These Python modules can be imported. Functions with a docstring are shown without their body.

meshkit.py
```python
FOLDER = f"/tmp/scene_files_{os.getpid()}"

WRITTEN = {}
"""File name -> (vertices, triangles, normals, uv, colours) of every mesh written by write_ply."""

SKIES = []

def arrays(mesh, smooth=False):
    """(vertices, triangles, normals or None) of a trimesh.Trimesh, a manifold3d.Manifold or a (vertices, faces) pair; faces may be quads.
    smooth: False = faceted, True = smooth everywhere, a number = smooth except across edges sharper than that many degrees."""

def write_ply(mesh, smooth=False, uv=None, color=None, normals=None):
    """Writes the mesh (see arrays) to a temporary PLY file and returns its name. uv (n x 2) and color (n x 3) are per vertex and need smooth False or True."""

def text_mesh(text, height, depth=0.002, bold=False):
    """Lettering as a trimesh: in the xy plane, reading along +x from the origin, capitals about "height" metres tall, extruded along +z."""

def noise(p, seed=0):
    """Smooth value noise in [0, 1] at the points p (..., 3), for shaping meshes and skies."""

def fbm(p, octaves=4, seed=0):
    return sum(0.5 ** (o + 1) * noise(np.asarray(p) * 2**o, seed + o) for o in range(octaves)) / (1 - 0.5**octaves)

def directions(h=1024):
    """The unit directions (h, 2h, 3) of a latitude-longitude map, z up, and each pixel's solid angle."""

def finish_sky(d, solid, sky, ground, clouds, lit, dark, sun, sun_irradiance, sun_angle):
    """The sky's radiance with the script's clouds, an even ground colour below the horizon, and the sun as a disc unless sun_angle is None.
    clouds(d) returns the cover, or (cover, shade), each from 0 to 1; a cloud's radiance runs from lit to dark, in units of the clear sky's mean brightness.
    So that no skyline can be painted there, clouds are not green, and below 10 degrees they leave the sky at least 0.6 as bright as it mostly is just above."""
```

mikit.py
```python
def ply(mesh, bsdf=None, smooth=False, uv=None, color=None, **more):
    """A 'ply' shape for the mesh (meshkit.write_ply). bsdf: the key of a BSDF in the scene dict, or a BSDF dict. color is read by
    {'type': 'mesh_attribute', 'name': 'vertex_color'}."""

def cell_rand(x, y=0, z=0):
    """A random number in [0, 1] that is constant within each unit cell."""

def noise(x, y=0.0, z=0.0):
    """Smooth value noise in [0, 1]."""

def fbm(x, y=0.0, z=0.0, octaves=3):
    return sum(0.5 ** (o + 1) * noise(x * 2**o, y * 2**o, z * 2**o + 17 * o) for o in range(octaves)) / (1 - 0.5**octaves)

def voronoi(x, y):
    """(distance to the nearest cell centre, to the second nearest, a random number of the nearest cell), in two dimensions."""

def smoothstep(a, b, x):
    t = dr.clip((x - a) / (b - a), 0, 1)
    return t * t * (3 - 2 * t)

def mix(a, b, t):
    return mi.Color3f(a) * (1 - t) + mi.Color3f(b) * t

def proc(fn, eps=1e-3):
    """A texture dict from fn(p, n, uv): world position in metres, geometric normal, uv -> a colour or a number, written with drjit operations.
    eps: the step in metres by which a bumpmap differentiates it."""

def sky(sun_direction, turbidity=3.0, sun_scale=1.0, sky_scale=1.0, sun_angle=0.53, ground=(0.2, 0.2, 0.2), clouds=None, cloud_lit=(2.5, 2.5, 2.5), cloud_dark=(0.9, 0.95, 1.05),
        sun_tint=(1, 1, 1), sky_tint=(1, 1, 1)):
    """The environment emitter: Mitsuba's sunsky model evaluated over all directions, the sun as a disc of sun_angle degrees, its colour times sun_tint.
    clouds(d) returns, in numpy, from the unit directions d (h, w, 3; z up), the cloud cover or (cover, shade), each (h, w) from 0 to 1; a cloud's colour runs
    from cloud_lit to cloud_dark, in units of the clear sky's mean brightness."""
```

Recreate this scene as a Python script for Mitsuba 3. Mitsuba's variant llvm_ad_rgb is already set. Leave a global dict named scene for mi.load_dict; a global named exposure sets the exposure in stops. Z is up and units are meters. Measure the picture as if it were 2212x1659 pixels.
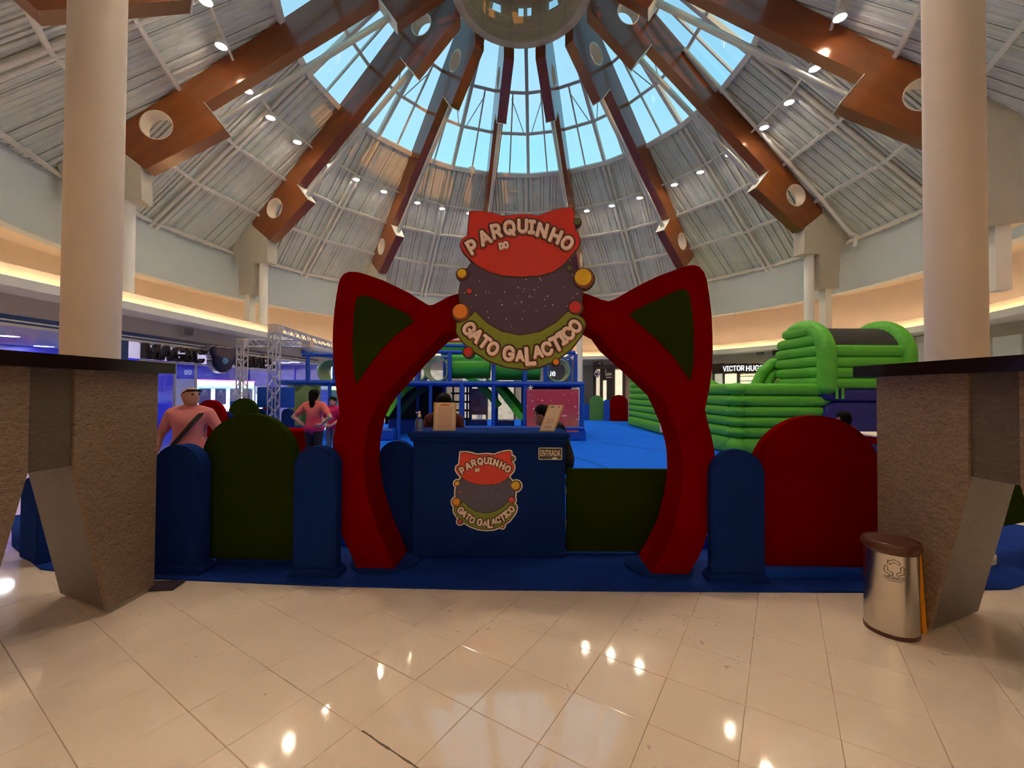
import math, random
import numpy as np, trimesh, drjit as dr, mitsuba as mi, mikit, meshkit, manifold3d as m3
from shapely.geometry import Polygon, Point, box as sbox, LineString
from shapely.ops import unary_union
from shapely import affinity
T = mi.ScalarTransform4f
random.seed(7); rng = np.random.default_rng(7)
V = lambda *a: np.array(a, float)
scene, labels = {'type': 'scene'}, {}
# ------------------------------------------------------------------ camera, sky, exposure
FOC, PITCH, ROLL, EYE = 917.12, 0.016258, 0.005828, 1.65          # lens in pixels of the 2212 x 1659 frame
_c, _s, _cp, _sp = math.cos(ROLL), math.sin(ROLL), math.cos(PITCH), math.sin(PITCH)
scene['camera'] = {'type': 'perspective', 'fov': math.degrees(2*math.atan(1106/FOC)), 'fov_axis': 'x', 'near_clip': 0.05, 'far_clip': 500.0,
    'to_world': T().look_at(origin=[0, 0, EYE], target=[0, _cp, EYE+_sp], up=[-_s, -_sp*_c, _cp*_c])}
scene['sky'] = mikit.sky((0.5, -0.86, 0.075), turbidity=3.2, sun_scale=1.0, sky_scale=9, ground=(0.12, 0.13, 0.14), sun_tint=(1, 0.8, 0.55), sky_tint=(0.46, 0.97, 1.15),
    clouds=lambda d: np.clip(meshkit.fbm(d*[2.2, 2.2, 5.0], 4, 3)*1.5-0.35, 0, 0.75), cloud_lit=(0.72, 1.15, 1.42), cloud_dark=(0.42, 0.90, 1.25))
exposure = 1.7
LAMP, COVE, DOWN = 105, 19, 27
# ------------------------------------------------------------------ helpers
def ray(px, py):
    x, z = (px-1106)/FOC, -(py-829.5)/FOC
    x, z = _c*x-_s*z, _s*x+_c*z
    return V(x, _cp-_sp*z, _sp+_cp*z)
def at_y(px, py, y): d = ray(px, py); return V(0, 0, EYE)+d*y/d[1]
def at_x(px, py, x): d = ray(px, py); return V(0, 0, EYE)+d*x/d[0]
def at_z(px, py, z): d = ray(px, py); return V(0, 0, EYE)+d*(z-EYE)/d[2]
def uniq(key):
    if key not in scene and key not in labels and not any(k.startswith(key+'__') for k in scene): return key
    n = 1
    while f'{key}_{n:03d}' in scene or f'{key}_{n:03d}' in labels or any(k.startswith(f'{key}_{n:03d}__') for k in scene): n += 1
    return f'{key}_{n:03d}'
_count = {}
def part(parent, name, mesh, bsdf, smooth=False, label=None, kind=None, **more):
    base = f'{parent}__{name}'
    n = _count.get(base, 0); _count[base] = n+1
    key = base if n == 0 else f'{base}_{n:03d}'
    scene[key] = mikit.ply(mesh, bsdf, smooth, **more) if not isinstance(mesh, dict) else mesh
    d = {}
    if label: d['label'] = label
    if kind: d['kind'] = kind
    if d: labels[key] = d
    return key
def thing(name, label, cat, group=None, mesh=None, bsdf=None, smooth=False, **more):
    key = uniq(name)
    labels[key] = {'label': label, 'category': cat}
    if group: labels[key]['group'] = group
    if mesh is not None: scene[key] = mikit.ply(mesh, bsdf, smooth, **more)
    return key
def struct(name, mesh=None, bsdf=None, smooth=False, **more):
    labels[name] = {'kind': 'structure'}
    if mesh is not None: scene[name] = mikit.ply(mesh, bsdf, smooth, **more)
    return name
cat = trimesh.util.concatenate
def rotz(m, a):
    m = m.copy(); m.apply_transform(trimesh.transformations.rotation_matrix(a, [0, 0, 1])); return m
def mv(m, *t):
    m = m.copy(); m.apply_translation(t); return m
def frame(m, o, ex, ey, ez):
    M = np.eye(4); M[:3, 0], M[:3, 1], M[:3, 2], M[:3, 3] = ex, ey, ez, o
    m = m.copy(); m.apply_transform(M); return m
def bx(x0, x1, y0, y1, z0, z1):
    return mv(trimesh.creation.box((x1-x0, y1-y0, z1-z0)), (x0+x1)/2, (y0+y1)/2, (z0+z1)/2)
def cbox(c, size, rz=0.0):
    return mv(rotz(trimesh.creation.box(size), rz), *c)
def rbox(size, r, n=12):
    s = [m3.Manifold.sphere(r, n).translate((i*(size[0]/2-r), j*(size[1]/2-r), k*(size[2]/2-r))) for i in (-1, 1) for j in (-1, 1) for k in (-1, 1)]
    m = m3.Manifold.batch_hull(s).to_mesh()
    return trimesh.Trimesh(np.array(m.vert_properties)[:, :3], np.array(m.tri_verts), process=False)
def crbox(c, size, r, rz=0.0): return mv(rotz(rbox(size, r), rz), *c)
def tm(man):
    m = man.to_mesh(); return trimesh.Trimesh(np.array(m.vert_properties)[:, :3], np.array(m.tri_verts), process=False)
def tube(p, q, r, n=10, r2=None):
    p, q = np.asarray(p, float), np.asarray(q, float); d = q-p; L = np.linalg.norm(d); d = d/L
    a = np.cross(d, [0, 0, 1.0]) if abs(d[2]) < .95 else np.cross(d, [1.0, 0, 0]); a /= np.linalg.norm(a); b = np.cross(d, a)
    t = np.arange(n)*2*np.pi/n; ring = np.cos(t)[:, None]*a+np.sin(t)[:, None]*b
    v = np.vstack([p+ring*r, q+ring*(r if r2 is None else r2), [p], [q]])
    f = []
    for i in range(n):
        j = (i+1) % n
        f += [[i, n+i, j], [j, n+i, n+j], [2*n, i, j], [2*n+1, n+j, n+i]]
    return trimesh.Trimesh(v, np.array(f)[:, ::-1], process=False)
def lathe(profile, n=32, o=(0, 0, 0)):
    pr = np.asarray(profile, float); t = np.arange(n)*2*np.pi/n
    v = np.vstack([np.c_[r*np.cos(t), r*np.sin(t), np.full(n, z)] for r, z in pr])+np.asarray(o)
    f = []
    for k in range(len(pr)-1):
        for i in range(n):
            j = (i+1) % n; a, b, c, d = k*n+i, k*n+j, (k+1)*n+i, (k+1)*n+j
            f += [[a, b, d], [a, d, c]]
    return trimesh.Trimesh(v, f, process=False)
def polys(g):
    if g.is_empty: return []
    return [x for x in getattr(g, 'geoms', [g]) if isinstance(x, Polygon) and x.area > 0]
def extrude(g, depth):
    return cat([trimesh.creation.extrude_polygon(x, depth, engine='earcut') for x in polys(g)])
def smooth_poly(pts, n=3):
    p = np.asarray(pts, float)
    for _ in range(n):
        q = np.roll(p, -1, 0); p = np.stack([.75*p+.25*q, .25*p+.75*q], 1).reshape(-1, 2)
    return p
def upright(g, depth, o, u, w=None):
    """polygon in (along, z) extruded along w (horizontal, away from the viewer by default)"""
    u = np.asarray(u, float)/np.linalg.norm(u)
    w = V(-u[1], u[0], 0) if w is None else np.asarray(w, float)
    m = extrude(g, depth) if not isinstance(g, trimesh.Trimesh) else g
    return flipfix(frame(m, o, u, V(0, 0, 1), w))
def flipfix(m):
    if m.volume < 0: m.invert()
    return m
def sweep(path, prof, closed=False):
    """profile [(offset outward, z)] along a horizontal path; outward = right-hand side of travel"""
    P = np.asarray(path, float); n = len(P); out = []
    for i in range(n):
        a = P[i]-P[i-1] if (i > 0 or closed) else P[1]-P[0]
        b = P[(i+1) % n]-P[i] if (i < n-1 or closed) else P[-1]-P[-2]
        a, b = a/np.linalg.norm(a), b/np.linalg.norm(b); t = a+b; t /= np.linalg.norm(t)
        nn = V(t[1], -t[0]); nn /= max(.5, nn @ V(a[1], -a[0])); out.append(nn)
    v, k, f = [], len(prof), []
    for i in range(n):
        for o, z in prof: v.append([P[i][0]+out[i][0]*o, P[i][1]+out[i][1]*o, z])
    for i in range(n if closed else n-1):
        for j in range(k-1):
            a, b = i*k+j, ((i+1) % n)*k+j
            f += [[a, b, b+1], [a, b+1, a+1]]
    return trimesh.Trimesh(v, f, process=False)
def quad(a, b, c, d, th=None):
    v = np.array([a, b, c, d], float)
    return trimesh.Trimesh(v, [[0, 1, 2], [0, 2, 3]], process=False)
def slab(a, b, c, d, th):
    v = np.array([a, b, c, d], float); n = np.cross(v[1]-v[0], v[3]-v[0]); n /= np.linalg.norm(n)
    return trimesh.Trimesh(np.vstack([v, v+n*th]), [[0, 2, 1], [0, 3, 2], [4, 5, 6], [4, 6, 7], [0, 1, 5], [0, 5, 4], [1, 2, 6], [1, 6, 5], [2, 3, 7], [2, 7, 6], [3, 0, 4], [3, 4, 7]], process=False)
ORD = 'first second third fourth fifth sixth seventh eighth ninth tenth eleventh twelfth thirteenth fourteenth fifteenth sixteenth seventeenth eighteenth nineteenth twentieth twenty-first twenty-second twenty-third twenty-fourth twenty-fifth twenty-sixth'.split()
# ------------------------------------------------------------------ materials
def rgb(c): return {'type': 'rgb', 'value': list(map(float, c))} if not isinstance(c, (dict, float, int)) else c
def mat(name, color, rough=.6, metal=0.0, spec=.5, bump=None, scale=1.0, **more):
    b = {'type': 'principled', 'base_color': rgb(color), 'roughness': rough, 'metallic': metal, 'specular': spec, **more}
    if bump is not None: b = {'type': 'bumpmap', 'arbitrary': bump, 'scale': scale, 'bsdf': b}
    scene['mat_'+name] = b if 'spec_trans' in more else {'type': 'twosided', 'bsdf': b}
    return 'mat_'+name
def emit(c): return {'type': 'area', 'radiance': {'type': 'rgb', 'value': list(map(float, c))}}
N, FB, SS, MX = mikit.noise, mikit.fbm, mikit.smoothstep, mikit.mix
def felt(c, k=.35):
    def fn(p, n, uv):
        v = FB(p.x*3, p.y*3, p.z*3, 3); w = N(p.x*160, p.y*160, p.z*160)
        return mi.Color3f(c)*(1-k*.5+k*v)*(.8+.4*w)
    return mikit.proc(fn)
RED = mat('felt_red', felt((.16, .0004, .0007)), 1.0, spec=.0)
GREEN = mat('felt_green', felt((.0165, .028, .0022)), 1.0, spec=.0)
BLUE = mat('felt_blue', felt((.0065, .023, .135)), 1.0, spec=.03)
CARPET = mat('carpet_blue', felt((.006, .115, .72), .25), .95, spec=.1)
FRONT = mat('carpet_front', felt((.0035, .026, .20), .45), .9, spec=.2)
def _tile(p, n, uv):
    c = mikit.cell_rand(dr.floor((p.x*.537+p.y*.8437-1.372)/.4), dr.floor((-p.x*.8437+p.y*.537-.170)/.4))
    v = FB(p.x*5, p.y*5, 0, 4); w = N(p.x*1.3, p.y*1.3, 2.0); s = SS(.90, .93, N(p.x*31, p.y*31, 5.0))*SS(.74, .84, N(p.x*3, p.y*3, 9.0))
    return MX((.80, .67, .55), (.74, .605, .485), v*.6+w*.3)*(.985+.02*c)*(1-.3*s)
TILE = mat('floor_tile', mikit.proc(_tile), .07, spec=1.0, clearcoat=1.0, clearcoat_gloss=.97)
GROUT = mat('grout', (.16, .115, .08), .9)
def _gran(a, b, d):
    def fn(p, n, uv):
        v = N(p.x*90, p.y*90, p.z*190); w = FB(p.x*22, p.y*22, p.z*60, 3); k = .6*SS(.74, .86, N(p.x*60+7, p.y*60, p.z*110))
        return MX(MX(a, b, SS(.35, .65, v*.55+w*.45)), d, k)
    return mikit.proc(fn)
GRAN = mat('granite_brown', _gran((.25, .185, .135), (.165, .118, .083), (.06, .042, .03)), .42, spec=.5)
GRAY = mat('granite_gray', _gran((.105, .088, .070), (.085, .072, .058), (.07, .058, .046)), .38, spec=.5)
BLK = mat('black_stone', (.008, .006, .006), .15, spec=.3)
def _wood(p, n, uv):
    r = dr.sqrt(dr.square(p.x-.233)+dr.square(p.y-12.517)); g = FB(r*.5, (p.z+.9*r)*5, 0, 3)
    return MX((.155, .042, .006), (.105, .027, .004), g)
WOOD = mat('wood_varnished', mikit.proc(_wood), .2, spec=.45, clearcoat=.55, clearcoat_gloss=.93)
WHITE = mat('white_paint', (.72, .72, .68), .6)
CREAM = mat('cream_paint', (.74, .66, .55), .6)
def _panel(p, n, uv):
    v = FB(p.x*1.1, p.y*1.1, p.z*1.6, 3); s = N(p.x*6, p.y*6, 3.0)
    return MX((.69, .73, .68), (.58, .615, .57), SS(.35, .75, v*.8+s*.2))
PANEL = mat('roof_sheet', mikit.proc(_panel), .75, spec=.15)
PURLIN = mat('purlin', (.72, .70, .65), .5)
SEAM = mat('sheet_seam', (.22, .22, .19), .8)
LANT = mat('lantern_paint', (.50, .46, .35), .65)
DRUM = mat('drum_wall', (.52, .59, .62), .7, spec=.2)
TAN = mat('tan_wall', (.66, .56, .47), .75, spec=.2)
BEIGE = mat('beige_wall', (.60, .54, .45), .75, spec=.2)
COLUMN = mat('column_paint', mikit.proc(lambda p, n, uv: mi.Color3f(.69, .575, .46)*(.95+.1*FB(p.x*2, p.y*2, p.z*1.2, 3))), .55, spec=.3)
STEEL = mat('brushed_steel', (.62, .58, .53), .24, 1.0)
TUBEM = mat('painted_tube', (.52, .53, .50), .32, .35)
ALU = mat('aluminium', (.72, .70, .70), .3, .8)
BRKT = mat('bracket_gray', (.36, .345, .30), .6)
DARK = mat('dark_metal', (.03, .03, .032), .5)
BROWN = mat('brown_plastic', (.075, .022, .012), .33)
YEL = mat('yellow_plastic', (.85, .34, .01), .4)
PADB = mat('blue_padding', (.006, .075, .50), .36, spec=.5)
PADN = mat('navy_vinyl', (.012, .012, .15), .45, spec=.4)
GPL = mat('green_plastic', (.05, .42, .03), .28, spec=.5)
GTR = mat('green_translucent', (.24, .42, .22), .3, spec=.5)
INFL = mat('green_vinyl', mikit.proc(lambda p, n, uv: MX((.10, .46, .035), (.075, .36, .03), FB(p.x*1.5, p.y*1.5, p.z*3, 3))), .5, spec=.35)
NET = mat('black_mesh', (.02, .021, .02), .8)
GLASS = 'mat_glass'; scene[GLASS] = {'type': 'thindielectric', 'int_ior': 1.5}
CLEAR = 'mat_clear'; scene[CLEAR] = {'type': 'thindielectric', 'int_ior': 1.3}
SKIN = mat('skin', (.50, .25, .16), .5); SKIN2 = mat('skin_light', (.55, .30, .21), .5); HAIR = mat('hair', (.006, .0045, .0045), .6, spec=.04)
PINK = mat('shirt_pink', (.62, .20, .20), .9); CORAL = mat('shirt_coral', mikit.proc(lambda p, n, uv: MX((.75, .16, .13), (.62, .02, .12), SS(1.45, 1.0, p.z+.25*N(p.x*9, p.y*9, p.z*9)))), .9)
MAG = mat('shirt_magenta', (.55, .012, .12), .9); JEANS = mat('jeans', (.12, .18, .28), .9); BLKC = mat('black_cloth', (.009, .009, .010), .85); PUFF = mat('puffer', (.006, .006, .007), .5, spec=.12)
C_ = V(.233, 12.517)                                     # centre of the rotunda
A0 = math.radians(191.03)
def az(k): return A0-k*math.pi/6                         # azimuth of roof beam k
def roofz(r): return 6.92+.914*(11.63-r)
def rp(r, a, off=0.0): return V(C_[0]+r*math.cos(a), C_[1]+r*math.sin(a), roofz(r)-off)
def cp(r, a, z): return V(C_[0]+r*math.cos(a), C_[1]+r*math.sin(a), z)
def cyl_hit(px, py, R):
    d = ray(px, py); a = d[:2] @ d[:2]; b = -2*d[:2] @ C_; c = C_ @ C_-R*R
    return V(0, 0, EYE)+d*(-b+math.sqrt(b*b-4*a*c))/2/a
# ------------------------------------------------------------------ floor
struct('floor', bx(-16, 16, -9, 30, -.2, -.006), GROUT)
tu, tv = V(.537, .8437), V(-.8437, .537)
g, far = [], []
for i in range(-40, 75):
    for j in range(-50, 55):
        c = tu*(1.372+.4*(i+.5))+tv*(.170+.4*(j+.5))
        if -16 < c[0] < 13 and -6 < c[1] < 26: g.append((c, math.hypot(c[0], c[1])))
def tile_mesh(c, gap, lift):
    h = .2-gap
    P = [c+tu*a*h+tv*b*h for a, b in ((-1, -1), (-1, 1), (1, 1), (1, -1))]
    z0, z1 = -.012, lift
    top = [[*(c+(p-c)*(1-.0025/h)), z1] for p in P]; bot = [[*p, z1-.0025] for p in P]; low = [[*p, z0] for p in P]
    v = np.array(top+bot+low); f = [[0, 2, 1], [0, 3, 2]]
    for a in (0, 4):
        for k in range(4):
            n = (k+1) % 4; f += [[a+k, a+n, a+4+n], [a+k, a+4+n, a+4+k]]
    m = trimesh.Trimesh(v, f, process=False)
    if m.face_normals[0][2] < 0: m.invert()
    return m
def covered(c): return (c[1] > 4.3 and -6.2 < c[0] < 12 and (c-C_) @ (c-C_) < 9.2**2) or (-3 < c[0] < 5 and 3.9 < c[1])
near = sorted([x for x in g if not covered(x[0]) and x[0][1] > .9 and abs(x[0][0]) < 1.35*x[0][1]+.3], key=lambda x: x[1])
nset = set()
for c, d in near[:290]:
    part('floor', 'tile', tile_mesh(c, rng.uniform(.0006, .0014), rng.uniform(-.0006, .0006)), TILE); nset.add((round(c[0], 3), round(c[1], 3)))
far = [tile_mesh(c, .0016, 0.0) for c, d in g if (round(c[0], 3), round(c[1], 3)) not in nset and not covered(c)]
part('floor', 'distant_tiles', cat(far), TILE, kind='stuff')
pts, w = [], []
for q in np.linspace(0, 1, 26):
    c = tu*1.372+tv*(.170+.4*(3.88-.96*q)); k = .0025+.006*max(0, meshkit.noise(V(q*17, 1, 0))-.35)
    pts.append(c+tu*k); w.append(c-tu*(.0025+.008*max(0, meshkit.noise(V(q*13, 7, 0))-.4)))
part('floor', 'chipped_joint', mv(extrude(Polygon([tuple(p) for p in pts+w[::-1]]).buffer(0), .0012), 0, 0, .0004), GROUT)
# ------------------------------------------------------------------ walls of the rotunda
def arc(R, a0, a1, n): return [(C_[0]+R*math.cos(t), C_[1]+R*math.sin(t)) for t in np.linspace(a0, a1, n)]
def ringsweep(R, prof, a0=0, a1=2*math.pi, n=96):
    return sweep(arc(R, a1, a0, n+1), prof)      # clockwise travel: outward offsets must be negative
struct('wall_upper', ringsweep(11.63, [(-.14, 6.98), (0, 6.98), (0, 5.20), (-.30, 5.20), (-.30, 5.40)]), DRUM, smooth=30)
struct('trim_1', ringsweep(11.60, [(0, 7.02), (.05, 7.02), (.05, 6.90), (-.02, 6.90)]), CREAM)
Ro = 30
struct('ceiling_gallery', cat([quad((-16, -9, 5.4), (16, -9, 5.4), (16, .95, 5.4), (-16, .95, 5.4)), ringsweep(11.9, [(-5.2, 5.4), (0, 5.4)])]), CREAM)
struct('wall_tan', ringsweep(13.2, [(0, 3.6), (0, 5.42)], math.radians(-55), math.radians(232)), TAN, smooth=30)
struct('wall_back', cat([quad((-16, -7, 0), (16, -7, 0), (16, -7, 5.4), (-16, -7, 5.4)), quad((16, -7, 0), (16, 6, 0), (16, 6, 5.4), (16, -7, 5.4))]), CREAM)
struct('wall_left', quad((-16, -7, 0), (-16, 30, 0), (-16, 30, 5.4), (-16, -7, 5.4)), CREAM)
# ledge with its cove: along the straight shop front on the left, then round the circle
path = [(-9.25, -6.9), (-8.62, 7.2), (-8.42, 11.0), (-8.02, 19.0)]
arcp = arc(11.35, math.radians(126), math.radians(-48), 60)
ledge = [(x, y) for x, y in path]+[(-7.4, 20.8)]+arcp
ledge = ledge[::-1]                                  # travel so that outward (right-hand) offsets point away from the hall
def inward_test():
    a, b = np.array(ledge[30]), np.array(ledge[31]); t = (b-a)/np.linalg.norm(b-a); n = V(t[1], -t[0]); return (a-C_) @ n > 0
OUT = 1.0 if inward_test() else -1.0
def lsweep(prof): return sweep(ledge, [(OUT*o, z) for o, z in prof])
struct('trim_ledge', lsweep([(.85, 3.40), (0, 3.40), (0, 3.575), (.03, 3.575), (.03, 3.45), (.24, 3.45)]), WHITE)
part('trim_ledge', 'cove_board', lsweep([(.24, 3.45), (.24, 3.84), (4.5, 3.86)]), CREAM)
part('trim_ledge', 'cove_light', lsweep([(.10, 3.47), (.06, 3.47)][::int(OUT)]), WHITE, label='glowing warm light strip hidden in the ledge', emitter=emit(V(1, .58, .26)*COVE*1.0))
struct('wall_shopfront', lsweep([(.80, 2.93), (.80, 3.41)]), BEIGE)
struct('trim_shopfront', lsweep([(.78, 2.93), (.76, 2.93), (.76, 2.90), (.80, 2.90)]), WHITE)
# second cove: light strip standing on the terrace, washing the tan wall
part('wall_tan', 'cove_light', ringsweep(12.75, [(0, 3.90), (-.05, 3.90)], math.radians(-45), math.radians(218)), WHITE, label='glowing warm light strip at the foot of the wall', emitter=emit(V(1, .66, .38)*COVE*.38))
# ------------------------------------------------------------------ roof: sheets, purlins, rafters, glazing
struct('ceiling')
window = struct('window_1')
RI, RO, RT = 6.65, 11.72, 2.25
def strip_box(p, q, w, h, up):
    """bar from p to q, w wide, hanging h below"""
    p, q = np.asarray(p), np.asarray(q); d = (q-p)/np.linalg.norm(q-p); s = np.cross(d, up); s /= np.linalg.norm(s); u = np.cross(s, d)
    v = [p-s*w/2, p+s*w/2, q+s*w/2, q-s*w/2]; v = v+[x-u*h for x in v]
    m = trimesh.Trimesh(v, [[0, 1, 2], [0, 2, 3], [4, 6, 5], [4, 7, 6], [0, 4, 5], [0, 5, 1], [1, 5, 6], [1, 6, 2], [2, 6, 7], [2, 7, 3], [3, 7, 4], [3, 4, 0]], process=False)
    return m
for k in range(12):
    am = az(k)-math.pi/12
    for side in (0, 1):
        a = az(k) if side == 0 else az(k+1)
        A, B, Cc, D = rp(RO, a), rp(RO, am), rp(RI, am), rp(RI, a)
        n = np.cross(B-A, D-A); n /= np.linalg.norm(n); n = n if n[2] > 0 else -n
        ms = [slab(A, B, Cc, D, .02) if np.cross(B-A, D-A)[2] > 0 else slab(B, A, D, Cc, .02)]
        sm = []; W = np.linalg.norm(A-B); ratio = np.linalg.norm(Cc-D)/W; cnt = int(W/.145)
        for i in range(cnt):
            t = (i+.5)/cnt; smax = min(1.0, (1-t)/(1-ratio))
            p = B+t*(A-B); q = p+smax*(Cc-B)
            big = i % 2 == 0
            if rng.uniform() < .5: sm.append(strip_box(p-n*.002+(A-B)/W*.045, q-n*.002+(A-B)/W*.045, rng.uniform(.012, .030), .006, n))
            ms.append(strip_box(p-n*.001, q-n*.001, .06 if big else .03, .03 if big else .01, n))
        part('ceiling', 'roof_sheet', cat(ms), PANEL)
        part('ceiling', 'sheet_seams', cat(sm), SEAM, kind='stuff')
        for r, w, h, off in ((8.98, .09, .11, .05), (10.22, .09, .11, .05), (RI, .16, .16, .0), (11.6, .1, .1, .02)):
            part('ceiling', 'purlin', strip_box(rp(r, a, off), rp(r, am, off), w, h, n), PURLIN)
        part('ceiling', 'light_track', tube(rp(7.72, a, .30), rp(7.72, am, .30), .035, 8), PURLIN, 40)
        # glazing bars and panes
        rings = [RI-.06, 5.42, 4.33, RT]
        for r in rings[1:3]: part(window, 'ring_bar', strip_box(rp(r, a, -.02), rp(r, am, -.02), .10, .12, n), PURLIN)
        for q, (r0, r1) in enumerate(zip(rings[:-1], rings[1:])):
            cols = 2 if q < 2 else 1
            for c in range(cols):
                f0, f1 = c/cols, (c+1)/cols
                P = [rp(r0, a)*(1-f0)+rp(r0, am)*f0, rp(r0, a)*(1-f1)+rp(r0, am)*f1, rp(r1, a)*(1-f1)+rp(r1, am)*f1, rp(r1, a)*(1-f0)+rp(r1, am)*f0]
                part(window, 'pane', quad(*P), GLASS)
                if c: part(window, 'thin_bar', strip_box(P[0], P[3], .055, .07, n), PURLIN)
    t = V(-math.sin(am), math.cos(am), 0)
    for s_ in (-.11, .11):
        part('ceiling', 'rafter', tube(rp(RO-.05, am, .17)+t*s_, rp(RI, am, .17)+t*s_, .055, 10), PURLIN, 40)
    part(window, 'main_bar', strip_box(rp(RI, am, -.02), rp(RT, am, -.02), .13, .16, rp(0, am)-rp(5, am)+V(0, 0, 9)), PURLIN)
    if True:
        for s_ in (-1, 1):
            part(window, 'brace_rod', tube(rp(5.35, am, .10)+t*s_*.15, rp(4.4, am, .10)+t*s_*.62, .018, 6), TUBEM)
# small white bracket and cup on the glazing edge, seen above the sign
# ------------------------------------------------------------------ lantern in the middle
LR, LB, LT = 2.08, 13.63, 16.4
t = np.linspace(0, 2*np.pi, 49)[:-1]
def cylwall(R0, R1, z0, z1, n=96):
    return lathe([(R0, z0), (R1, z0), (R1, z1), (R0, z1), (R0, z0)], n, (C_[0], C_[1], 0))
lan = m3.Manifold.cylinder(LT-LB, LR, LR, 96).translate((0, 0, LB))-m3.Manifold.cylinder(LT-LB, LR-.16, LR-.16, 96).translate((0, 0, LB-.2))
for k in range(12):
    a = az(k)-math.pi/12
    lan -= m3.Manifold.cube((.9, .46, .42), True).rotate((0, 0, math.degrees(a))).translate(((LR-.05)*math.cos(a), (LR-.05)*math.sin(a), 14.78))
struct('lantern', mv(tm(lan), C_[0], C_[1], 0), LANT, 30)
labels['lantern'] = {'label': 'round cream lantern drum with small square windows at the top of the dome', 'category': 'roof lantern'}
part('lantern', 'rim', cylwall(LR-.22, LR+.05, LB-.02, LB+.10), LANT, 30)
for z in (14.05, 14.48, 15.2): part('lantern', 'seam', cylwall(LR-.175, LR-.155, z, z+.025), BEIGE)
for k in range(12):
    a = az(k)
    part('lantern', 'joint', cbox((C_[0]+(LR-.163)*math.cos(a), C_[1]+(LR-.163)*math.sin(a), 14.6), (.012, .018, 1.8), a), BRKT)
    a -= math.pi/12
    part('lantern', 'window_pane', cbox((C_[0]+(LR-.02)*math.cos(a), C_[1]+(LR-.02)*math.sin(a), 14.78), (.012, .46, .42), a), GLASS)
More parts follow.
